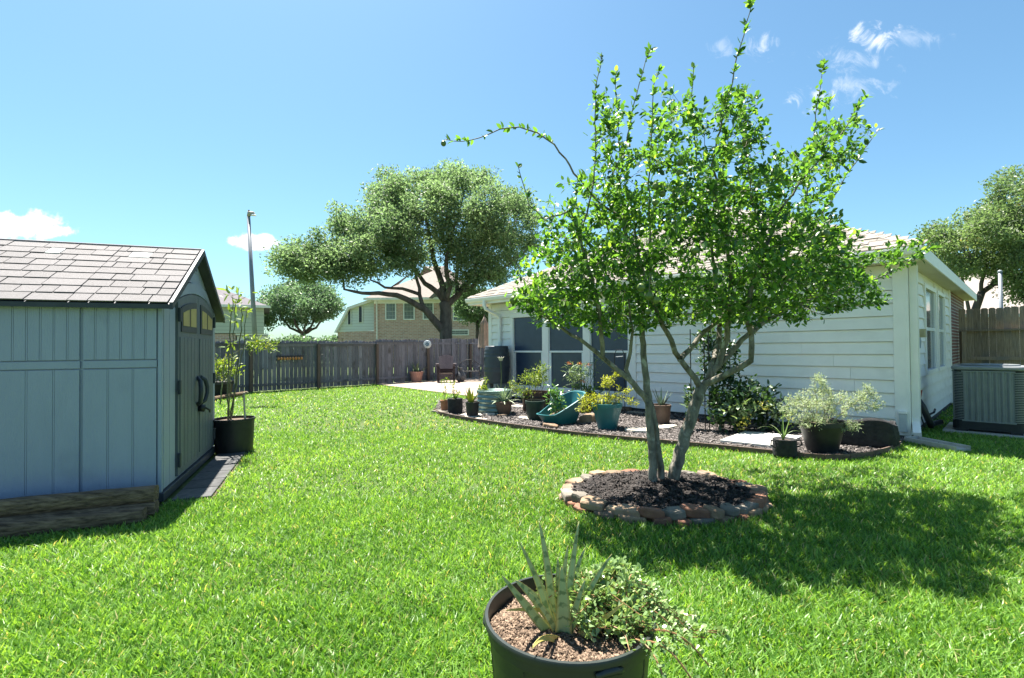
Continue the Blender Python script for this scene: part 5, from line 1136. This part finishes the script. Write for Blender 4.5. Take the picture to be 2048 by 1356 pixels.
for ci in range(3):                                                  # three chairs in one stack
    b = G(892, 764, .03); lab = ('topmost', 'middle', 'lowest')[2 - ci]
    t = thing('adirondack_chair', f'dark plastic adirondack chair, {lab} of the stack by the fence', 'chair', (b.x - .0, b.y + .1, .03), .12, 'stacked adirondack chairs'); z0 = ci * .085
    if ci: t.location.z = .03 + z0
    for i_ in range(5):
        q = -.25 + i_ * .125; hgt = .98 - .55 * q * q * 4 * .35
        MB().add([(q - .055 - q * .12, .02, .36), (q + .055 - q * .12, .02, .36), (q + .06, .34, hgt), (q - .06, .34, hgt), (q - .055 - q * .12, .045, .36), (q + .055 - q * .12, .045, .36), (q + .06, .365, hgt), (q - .06, .365, hgt)], [(0, 1, 2, 3), (7, 6, 5, 4), (0, 4, 5, 1), (2, 6, 7, 3), (1, 5, 6, 2), (0, 3, 7, 4)]).build('back_slat', m_chair, t)
    for i_ in range(5): MB().obox((0, -.42 + i_ * .105, .40 - i_ * .022), (.56, .09, .022), Matrix.Rotation(-.2, 3, 'X')).build('seat_slat', m_chair, t)
    if ci == 0:
        for i_ in range(3): MB().box(-.28, .28, -.49, -.465, .12 + i_ * .09, .19 + i_ * .09).build('front_apron', m_chair, t)
    for s_ in (-1, 1):
        MB().box(s_ * .37 - .07, s_ * .37 + .07, -.50, .14, .60, .625).build('armrest', m_chair, t, bevel=.01)
        MB().box(s_ * .33 - .045, s_ * .33 + .045, -.50, -.43, 0, .60).build('front_leg', m_chair, t)
        MB().add([(s_ * .31 - .02, .0, .38), (s_ * .31 + .02, .0, .38), (s_ * .31 + .02, .42, .0), (s_ * .31 - .02, .42, .0), (s_ * .31 - .02, -.06, .32), (s_ * .31 + .02, -.06, .32), (s_ * .31 + .02, .32, .0), (s_ * .31 - .02, .32, .0)], [(0, 1, 2, 3), (7, 6, 5, 4), (0, 4, 5, 1), (2, 6, 7, 3), (1, 5, 6, 2), (0, 3, 7, 4)]).build('rear_leg', m_chair, t)
b = G(921, 764, .03); t = thing('chiminea', 'small dark clay chiminea with round mouth beside the chair stack', 'chiminea', (b.x, b.y + .1, .03), -.1)
m_chim = M('dark_clay', (.030, .034, .042), (.05, .055, .064), .6, 9, .1)
MB().lathe([(.12, 0), (.14, .04), (.20, .10), (.225, .20), (.20, .30), (.14, .39), (.085, .46), (.075, .56), (.095, .60), (.075, .60), (.06, .5)], 26).build('body', m_chim, t, smooth=True)
o = MB().lathe([(.001, .0), (.085, .0)], 18).build('fire_mouth', M('mouth_black', (.004, .004, .004), None, .95), t); o.location = (-.03, -.226, .185); o.rotation_euler = (math.pi / 2, 0, 0)  # flat near-black disc on the closed body stands in for the opening
o = MB().lathe([(.082, 0), (.102, .0), (.100, .03), (.082, .02)], 18).build('mouth_rim', m_chim, t); o.location = (-.03, -.218, .185); o.rotation_euler = (math.pi / 2, 0, 0)
b = G(937, 762, .03); t = thing('garden_bench', 'black wrought iron bench with arched lattice back before the fence', 'bench', (b.x, b.y + .15, .03), .05)
MB().box(-.46, .46, -.22, .18, .40, .425).build('seat', m_iron, t); arcp = [(-.48 + .96 * i_ / 16, .2, .55 + .38 * math.sin(math.pi * (.12 + .76 * i_ / 16))) for i_ in range(17)]
bk = MB().tube(arcp, .016, 6).tube([(-.48, .2, .44), (.48, .2, .44)], .012, 6)
for i_ in range(13):
    x = -.42 + .07 * i_; zt = .55 + .38 * math.sin(math.pi * (.12 + .76 * (x + .48) / .96)); sh_ = .16 if i_ % 2 else -.16
    bk.tube([(x, .2, .44), (max(-.47, min(.47, x + sh_)), .2, (zt + .44) / 2), (x, .2, zt)], .007, 4)
bk.build('backrest', m_iron, t)
for s_ in (-1, 1):
    MB().tube([(s_ * .46, -.22, 0), (s_ * .46, -.20, .62), (s_ * .46, .0, .66), (s_ * .47, .2, .62)], .015, 6).build('arm_frame', m_iron, t); MB().tube([(s_ * .46, .22, 0), (s_ * .47, .2, .62)], .015, 6).build('rear_leg', m_iron, t)
b = W(969, 690, 17.4); t = thing('patio_umbrella', 'closed brown patio umbrella on a pole beside the house corner', 'umbrella', (b.x, 17.4, .03))
zt = W(968, 634, 17.4).z; zb = W(968, 697, 17.4).z
MB().lathe([(.21, zb), (.20, zb + .02), (.185, zb + .3), (.13, zt - .32), (.15, zt - .30), (.05, zt - .10), (.012, zt)], 32, fn=lambda a, z_: 1 + .16 * math.cos(8 * a) * (1 if z_ < zt - .2 else .3)).build('canopy', M('brown_canvas', (.17, .13, .105), (.23, .18, .15), .9, 9, .2), t, smooth=True)
MB().tube([(0, 0, 0), (0, 0, zt + .05)], .02, 8).build('pole', m_post, t); MB().lathe([(.24, 0), (.24, .05), (.05, .09), (.05, .3)], 20).build('base', m_iron, t)
# ornament on the fence
fp = FO + FD * 1.9; o_y = -.05; t = thing('fence_ornament', 'black rack of small orange gourds hung on the fence', 'garden ornament', FO + FD * 1.95 + Vector((FD.y, -FD.x, 0)) * .05 + Vector((0, 0, 0)), math.atan2(FD.y, FD.x))
zc = W(568, 714, t.location.y).z
MB().box(0, .98, -.03, .0, zc, zc + .045).build('rack', m_iron, t)
for i_ in range(9):
    MB().lathe([(.001, -.115), (.03, -.10), (.045, -.06), (.03, -.02), (.008, .0)], 10, (.08 + i_ * .102, -.035, zc)).build('gourd', M('orange_gourd', (.42, .17, .04), (.58, .28, .09), .5, 12), t, smooth=True)

# ------------------------------------------------------------------ planters beyond the shed
b = G(448, 912, 0); s = b.y / F; t = thing('sapling_pot', 'big black nursery pot with tall thin leafy saplings behind the shed doors', 'potted tree', (b.x, b.y + .26, 0)); r = .265; h = .50
shell(t, [(r * .92, 0), (r * .97, h * .5), (r, h * .93), (r + .012, h * .935), (r + .012, h), (r, h)], m_black, h * .93, r * .95)
def wl2(pts): return [np.array(W(x, y, b.y + .26 + d)) - np.array(t.location) for x, y, d in pts]
st = [(wl2([(456, 845, 0), (455, 790, 0), (458, 720, 0), (462, 640, 0), (466, 598, 0)]), .014, .006), (wl2([(460, 845, .02), (468, 790, .02), (477, 720, .02), (482, 660, .02), (484, 612, .02)]), .014, .006), (wl2([(457, 845, 0), (460, 760, .05), (466, 690, .05), (471, 600, .05)]), .010, .005), (wl2([(461, 845, 0), (474, 760, .0), (488, 690, 0), (492, 620, 0)]), .010, .005)]
spec = []
for x, y_, rx, rz_, n_ in ((470, 590, .13, .05, 12), (486, 592, .13, .05, 10), (490, 618, .14, .04, 8), (461, 640, .11, .10, 9), (466, 690, .08, .03, 4)):
    c = np.array(W(x, y_, b.y + .26)) - np.array(t.location); spec.append((c[0], c[1], c[2], rx, .11, rz_, n_))
bush(t, 0, st, spec, .12, .36, .42, LEAF('sapling_leaf', (.10, .17, .035), (.22, .31, .07), .4, .4, None, .5), up=.15, step=.07, spread=.7, droop=.1)
br2 = t; MB().tube(wl2([(491, 848, -.05), (489, 820, -.05), (488, 785, -.05)]) , [.016, .014, .013], 7).tube(wl2([(488, 790, -.05), (484, 795, -.05), (494, 783, -.05)]), [.012, .012, .008], 6).build('bare_stake', M('bleached_wood', (.42, .36, .30), (.55, .49, .42), .8, 14), t)
b = G(424, 797, 0); t = thing('corner_shrub', 'bright leafy shrub in a black tub by the fence behind the shed', 'potted shrub', (b.x, b.y + .3, 0))
shell(t, [(.36, 0), (.42, .40), (.44, .42), (.44, .5), (.42, .5)], m_black, .46, .4)
bush(t, 0, [([(a * .1, b_ * .1, .4), (a * .4, b_ * .3, .9), (a * .5, b_ * .4, 1.3)], .016, .006) for a, b_ in ((1, 0), (-1, 0), (0, 1), (.3, -.8))], [(.15, 0, .88, .58, .45, .40, 110), (.3, -.1, 1.15, .4, .3, .18, 20)], .12, .5, 1.0, G1, step=.1)
def lp(pts, Y): return [np.array(W(x, y, Y)) for x, y in pts]
br = W(500, 700, 13.5); t = thing('leaning_branch', 'long leafy branch reaching over the fence from behind the shed', 'branch', (W(436, 770, 13.5).x, 13.5, 0))
pts = [p - np.array(t.location) for p in lp([(440, 790), (450, 720), (480, 700), (520, 690), (550, 688)], 13.5)]; pts[0][2] = 0
bush(t, 0, [(pts, .02, .006)], [tuple(np.array(W(x, y_, 13.5)) - np.array(t.location)) + (.30, .2, .14, n_) for x, y_, n_ in ((520, 684, 26), (540, 690, 16), (505, 690, 14))], .14, .3, 1.4, G1, up=-.1, step=.1)
b0_ = G(424, 803, 0); b1_ = G(492, 790, 0); t = thing('border_log', 'long pale brown log edging the planting corner by the fence', 'log', b0_)
d = b1_ - b0_; MB().tube([(-.6 * d.x, -.6 * d.y, .07), (0, 0, .07), tuple(d * .5 + Vector((0, 0, .075))), tuple(d + Vector((0, 0, .07)))], [.075, .07, .065, .06], 10).build('log', m_log, t)
rng = np.random.default_rng(79)
# ------------------------------------------------------------------ foreground pot with aloe and trailing purslane
pc = G(1137, 1222, .52); pt = thing('foreground_pot', 'large black-green nursery pot with striped aloe and trailing purslane in front', 'potted plant', (pc.x, pc.y, 0)); R_ = .312
m_npot = M('nursery_pot', (.012, .017, .016), (.022, .030, .027), .42, 5, .08, spec=.5, mud=((.05, .055, .05), 14, .64))
prof = [(.235, 0), (.275, .30), (.279, .302), (.290, .445), (.292, .455), (.300, .46), (.300, .492), (.311, .496), (.313, .512), (.309, .520), (.298, .520), (.294, .505), (.288, .40)]
MB().lathe(prof, 64).build('pot', m_npot, pt, smooth=True).modifiers.new('es', 'EDGE_SPLIT').split_angle = .6
for i_ in range(16):
    a = two * i_ / 16 + .15; z0, z1 = (.12, .30); r0 = .235 + (.275 - .235) * .4
    MB().tube([(r0 * math.cos(a), r0 * math.sin(a), .10), (.2755 * math.cos(a), .2755 * math.sin(a), .30)] if i_ % 2 else [(.2795 * math.cos(a), .2795 * math.sin(a), .305), (.2905 * math.cos(a), .2905 * math.sin(a), .445)], .0028, 4).build('mould_rib', m_npot, pt)
for a in (-1.25, math.pi - .12, .9):
    hp = [(.306 * math.cos(a + q), .306 * math.sin(a + q), .478 + (.006 if abs(q) < .1 else 0)) for q in (-.16, -.12, -.06, 0, .06, .12, .16)]
    MB().tube(hp, [.008, .012, .014, .014, .014, .012, .008], 8).build('grip', m_npot, pt, smooth=True)
SZ = .465
def soil_h(x, y): return SZ + .012 * math.sin(x * 19) * math.cos(y * 23) + .02 * (1 - (x * x + y * y) / .09)
so = mound(lambda x, y: x * x + y * y < .2925 ** 2, 60, 60, -.3, .3, -.3, .3, soil_h, 'soil', M('loose_soil', (.07, .046, .031), (.20, .14, .098), .95, 60, 1.0, pos=.5, wid=.3)); so.parent = pt
n = 5200; a_ = rng.random(n) * two; r_ = np.sqrt(rng.random(n)) * .288; X, Y = r_ * np.cos(a_), r_ * np.sin(a_)
o = chips('soil_crumbs', np.c_[X, Y, SZ + .012 * np.sin(X * 19) * np.cos(Y * 23) + .02 * (1 - (X * X + Y * Y) / .09) + .001], LEAFMULCH('soil_crumb', (.05, .033, .022), (.26, .185, .13)), (.006, .02), .005, 9, .5, pt); del o['kind']; o['kind'] = 'stuff'
# striped aloe: thick channelled leaves
ma = bpy.data.materials.new('striped_aloe'); t_, p_ = nodes(ma); L_ = t_.links
at = t_.nodes.new('ShaderNodeAttribute'); at.attribute_name = 'along'; tcn = t_.nodes.new('ShaderNodeTexCoord')
ns = t_.nodes.new('ShaderNodeTexNoise'); ns.inputs['Scale'].default_value = 45; ns.inputs['Detail'].default_value = 3; L_.new(tcn.outputs['Object'], ns.inputs[0])
mm = t_.nodes.new('ShaderNodeMath'); mm.operation = 'MULTIPLY_ADD'; L_.new(ns.outputs['Fac'], mm.inputs[0]); mm.inputs[1].default_value = .07; L_.new(at.outputs['Fac'], mm.inputs[2])
ml = t_.nodes.new('ShaderNodeMath'); ml.operation = 'MULTIPLY'; L_.new(mm.outputs[0], ml.inputs[0]); ml.inputs[1].default_value = 105
sn = t_.nodes.new('ShaderNodeMath'); sn.operation = 'SINE'; L_.new(ml.outputs[0], sn.inputs[0])
n5 = t_.nodes.new('ShaderNodeTexNoise'); n5.inputs['Scale'].default_value = 14; L_.new(tcn.outputs['Object'], n5.inputs[0])
ml2 = t_.nodes.new('ShaderNodeMath'); ml2.operation = 'MULTIPLY'; L_.new(sn.outputs[0], ml2.inputs[0]); L_.new(n5.outputs['Fac'], ml2.inputs[1])
rp = t_.nodes.new('ShaderNodeValToRGB'); rp.color_ramp.elements[0].position = .20; rp.color_ramp.elements[0].color = (.28, .36, .18, 1); rp.color_ramp.elements[1].position = .42; rp.color_ramp.elements[1].color = (.11, .18, .075, 1)
L_.new(ml2.outputs[0], rp.inputs[0])
ed = t_.nodes.new('ShaderNodeAttribute'); ed.attribute_name = 'edge'; mxx = t_.nodes.new('ShaderNodeMix'); mxx.data_type = 'RGBA'; L_.new(ed.outputs['Fac'], mxx.inputs[0]); L_.new(rp.outputs[0], mxx.inputs[6]); mxx.inputs[7].default_value = (.46, .40, .13, 1)
L_.new(mxx.outputs[2], p_.inputs['Base Color']); p_.inputs['Roughness'].default_value = .45
my = M('yellowed_aloe', (.34, .26, .05), (.48, .40, .12), .5, 30)
YB_ = pc.y
def aloe(bpx, mpx, tpx, wpx, mat=None):
    b, m, e = [np.array(W(*q)) - np.array((pc.x, pc.y, 0)) for q in (bpx, mpx, tpx)]; n_ = 14; vs = []; al = []; eg = []; w = wpx * .88 * YB_ / F
    for i_ in range(n_ + 1):
        t = i_ / n_; p = b * (1 - t) ** 2 + 2 * m * t * (1 - t) + e * t * t; d = 2 * (1 - t) * (m - b) + 2 * t * (e - m); d = d / np.linalg.norm(d)
        vw = p + np.array((pc.x, pc.y, -H)); vw = vw / np.linalg.norm(vw); s_ = np.cross(d, vw); s_ /= np.linalg.norm(s_); nr = np.cross(s_, d)
        if nr @ vw > 0: nr = -nr
        ww = w * (1 - t) ** .62 * (1 + .12 * math.sin(3 * t)) + .0025
        cs = [(-.5, .16), (-.27, .03), (0, -.02), (.27, .03), (.5, .16), (.25, -.20), (0, -.27), (-.25, -.20)]
        for q, (u_, v_) in enumerate(cs): vs.append(tuple(p + s_ * ww * u_ + nr * ww * v_)); al.append(t * .34); eg.append(1.0 if q in (0, 4) else (.25 if t > .93 else 0))
    k_ = 8; fs = [(i_ * k_ + j, i_ * k_ + (j + 1) % k_, (i_ + 1) * k_ + (j + 1) % k_, (i_ + 1) * k_ + j) for i_ in range(n_) for j in range(k_)] + [tuple(range(n_ * k_, n_ * k_ + k_))]
    me = bpy.data.meshes.new('aloe_leaf'); me.from_pydata(vs, [], fs); me.update()
    for nm, dt in (('along', al), ('edge', eg)): q = me.attributes.new(nm, 'FLOAT', 'POINT'); q.data.foreach_set('value', dt)
    return link('aloe_leaf', me, mat or ma, pt, smooth=True)
B = YB_ - .02
for a in (((1104, 1262, B), (1085, 1170, B - .02), (1038, 1083, B - .03), 17), ((1107, 1240, B + .06), (1098, 1130, B + .10), (1078, 1042, B + .12), 21), ((1127, 1282, B - .06), (1128, 1205, B - .09), (1123, 1132, B - .08), 36),
          ((1132, 1262, B), (1140, 1150, B + .03), (1158, 1042, B + .05), 19), ((1142, 1255, B), (1178, 1175, B), (1224, 1108, B), 15), ((1140, 1245, B + .05), (1160, 1190, B + .08), (1192, 1135, B + .1), 14),
          ((1106, 1276, B - .03), (1050, 1210, B - .08), (1004, 1151, B - .10), 22), ((1112, 1250, B + .03), (1070, 1190, B + .02), (1030, 1160, B + .02), 27), ((1118, 1230, B + .07), (1118, 1170, B + .1), (1115, 1114, B + .12), 18),
          ((1130, 1225, B + .08), (1150, 1140, B + .12), (1170, 1096, B + .14), 14), ((1110, 1262, B), (1098, 1200, B + .02), (1066, 1134, B + .03), 15), ((1136, 1274, B - .05), (1150, 1215, B - .08), (1170, 1160, B - .08), 18), ((1118, 1274, B - .05), (1090, 1215, B - .1), (1058, 1185, B - .12), 15), ((1122, 1260, B + .02), (1124, 1160, B + .05), (1136, 1090, B + .06), 17)): aloe(*a)
for a in (((1150, 1276, B - .06), (1195, 1250, B - .08), (1247, 1207, B - .08), 13), ((1090, 1222, B + .02), (1050, 1216, B), (1012, 1221, B - .01), 8), ((1122, 1284, B - .08), (1085, 1262, B - .2), (1064, 1297, B - .25), 13)): aloe(*a, mat=my)
# purslane: reddish creeping stems with little paddle leaves
LPp = []; LDd = []; mb = MB(); rg = np.random.default_rng(5)
def heap(x, y):  # top of the trailing mass above the pot, falling over its right side
    q = ((x - .17) / .40) ** 2 + ((y - .07) / .30) ** 2; return SZ + .02 + .165 * math.exp(-q * 1.5)
for i_ in range(140):
    a0 = rg.uniform(0, two); q0 = rg.random() ** .5; sx_, sy_ = .10 + .15 * q0 * math.cos(a0), .03 + .15 * q0 * math.sin(a0)
    tx, ty = sx_, sy_
    while True:
        tx, ty = .18 + rg.normal() * .20, .07 + rg.normal() * .15
        if ((tx - .20) / .40) ** 2 + ((ty - .06) / .29) ** 2 < 1 and not (tx < 0 and ty < .02): break
    L0 = math.hypot(tx - sx_, ty - sy_); pts = []; m_ = 9; lev = rg.uniform(.25, 1.05)
    for j in range(m_ + 1):
        t = j / m_; x = sx_ + (tx - sx_) * t + .02 * math.sin(5 * t + i_); y = sy_ + (ty - sy_) * t + .02 * math.cos(4 * t + i_); z = SZ + (heap(x, y) - SZ) * lev * math.sin(min(1.57, .35 + 1.4 * t)) + rg.normal() * .004
        if math.hypot(x, y) > .30: z = max(z - (math.hypot(x, y) - .30) * .7, .42)
        pts.append((x, y, z))
    mb.tube(pts, [.0020] * (m_ + 1), 4, cap=False)
    for j in range(1, m_ + 1):
        d = np.array(pts[j]) - np.array(pts[j - 1]); d /= max(1e-6, np.linalg.norm(d))
        for _ in range(rg.poisson(5.5 if j < m_ else 12)):
            r = rg.normal(size=3); r -= d * (r @ d); r /= np.linalg.norm(r); LPp.append(np.array(pts[j]) - d * rg.random() * .03 + rg.normal(size=3) * .007); LDd.append(d * .45 + r * .8 + np.array((0, 0, .45)))
mb.build('trailing_stems', M('purslane_stem', (.22, .10, .045), (.34, .20, .09), .6, 20), pt)
n = len(LPp); L_ = rg.uniform(.017, .030, n); o = leafobj('purslane_leaves', np.array(LPp), norm(np.array(LDd)), norm(np.array((0, 0, 1.)) + rg.normal(size=(n, 3)) * .55), L_, L_ * rg.uniform(.5, .66, n), LEAFO, LEAF('purslane_leaf', (.12, .21, .065), (.28, .40, .16), .36, .25, (.42, .52, .26), .6, (1.3, 1.3, .7)), pt); o['kind'] = 'stuff'
for i_, (x, y, ex_, ey_) in enumerate(((.22, -.21, .36, -.30), (.26, -.15, .44, -.20), (.2, -.2, .27, -.34))):   # runners over the rim
    pts = [(x + (ex_ - x) * t, y + (ey_ - y) * t, .53 + .02 * math.sin(3 * t) - .09 * t * t) for t in np.linspace(0, 1, 8)]; MB().tube(pts, .003, 5).build('runner', MATS['purslane_stem'], pt)
    P_ = np.array([pts[j] for j in range(2, 8) for _ in range(7)]) + rg.normal(size=(42, 3)) * .008; leafobj('runner_leaves', P_, rdir(42, .5), rdir(42, .7), np.full(42, .022), np.full(42, .012), LEAFO, MATS['purslane_leaf'], pt)
# ------------------------------------------------------------------ grass
def rectw(o, ang, x0, x1, y0, y1): return place([(x0, y0), (x1, y0), (x1, y1), (x0, y1)], (o[0], o[1]), ang)
AVOID = [BED, PATIO, rectw(S0, SRZ, -.02, SWD + .05, -.04, SLN + .1), rectw(S0, SRZ, -.64, 0, -.04, SLN + .1), rectw(sw(0, -.44), SRZ, -.0, 2.74, .0, .42), rectw(HB, HR, -.03, HL + .03, -.02, 11), rectw(ap, HR, -.10, AW + .23, -.12, AW + .18)]
def blades(n, x0, x1, y0, y1, L, w, seed, wid=1.18):
    rg = np.random.default_rng(seed); x = rg.uniform(x0, x1, n); y = y0 + (y1 - y0) * rg.random(n); ok = np.abs(x) < wid * y + .9
    x, y = x[ok], y[ok]; bad = ((x - RC.x) / (RA + .05)) ** 2 + ((y - RC.y) / (RB + .05)) ** 2 < 1
    bad |= (x - pc.x) ** 2 + (y - pc.y) ** 2 < .24 ** 2
    for pl_ in AVOID: bad |= inpoly(x, y, pl_)
    s_ = (x - FO.x) * -FD.y + (y - FO.y) * FD.x; bad |= s_ > -.02                      # behind the back fence
    x, y = x[~bad], y[~bad]; n = len(x)
    clump = .5 + .25 * np.sin(x * 2.3 + 1.7 * np.sin(y * 1.1)) * np.sin(y * 2.9 + .8) + .25 * np.sin(x * 7.7 + y * 3.1) * np.sin(y * 8.9 - x * 2.2)
    a = rg.random(n) * two; tl = np.abs(rg.normal(0, .5, n)) + .08; D = np.c_[np.cos(a) * np.sin(tl), np.sin(a) * np.sin(tl), np.cos(tl)]
    b = a + rg.normal(0, 1.0, n); S = np.c_[-np.sin(b), np.cos(b), np.zeros(n)]; Ls = L * rg.uniform(.45, 1.25, n) * (.8 + .4 * clump); Ws = w * rg.uniform(.7, 1.25, n)
    P = np.c_[x, y, np.full(n, -.004)]; bend = np.c_[np.cos(a), np.sin(a), np.full(n, -.55)] * (Ls * rg.uniform(.1, .5, n))[:, None]
    mid = P + D * (Ls * .55)[:, None] + bend * .3; tipp = P + D * Ls[:, None] + bend
    V = np.stack([P - S * (Ws * .45)[:, None], P + S * (Ws * .45)[:, None], mid + S * (Ws * .5)[:, None], mid - S * (Ws * .5)[:, None], tipp], 1).reshape(-1, 3)
    big = .5 + .5 * np.sin(x * .55 + .9 * np.sin(y * .37)) * np.sin(y * .62 + 1.3)
    rn = np.clip(.08 + .36 * clump + .18 * big + rg.normal(0, .25, n), 0, .93); rn[rg.random(n) < .025 + .05 * (big < .25)] = 1.0
    return V, rn, n
parts_ = [blades(160000, -5, 5, 1.5, 3.0, .072, .0070, 1), blades(190000, -7, 7, 3.0, 5.0, .068, .0074, 2), blades(210000, -12, 12, 5.0, 9.0, .066, .0095, 3), blades(170000, -14, 16, 9.0, 22.5, .07, .017, 4)]
n_tot = sum(p[2] for p in parts_); print('blades', n_tot)
m_grass = LEAF('grass_blade', (.062, .172, .018), (.295, .50, .10), .44, .42, (.46, .42, .20), .45, (1.5, 1.4, .6))
gme = arrmesh('grass', np.concatenate([p[0] for p in parts_]), [(0, 1, 2, 3), (3, 2, 4)], n_tot, 5, np.concatenate([p[1] for p in parts_]), m_grass)
tag(link('grass', gme, m_grass), 'bright green grass blades of the lawn', 'grass', kind='stuff')
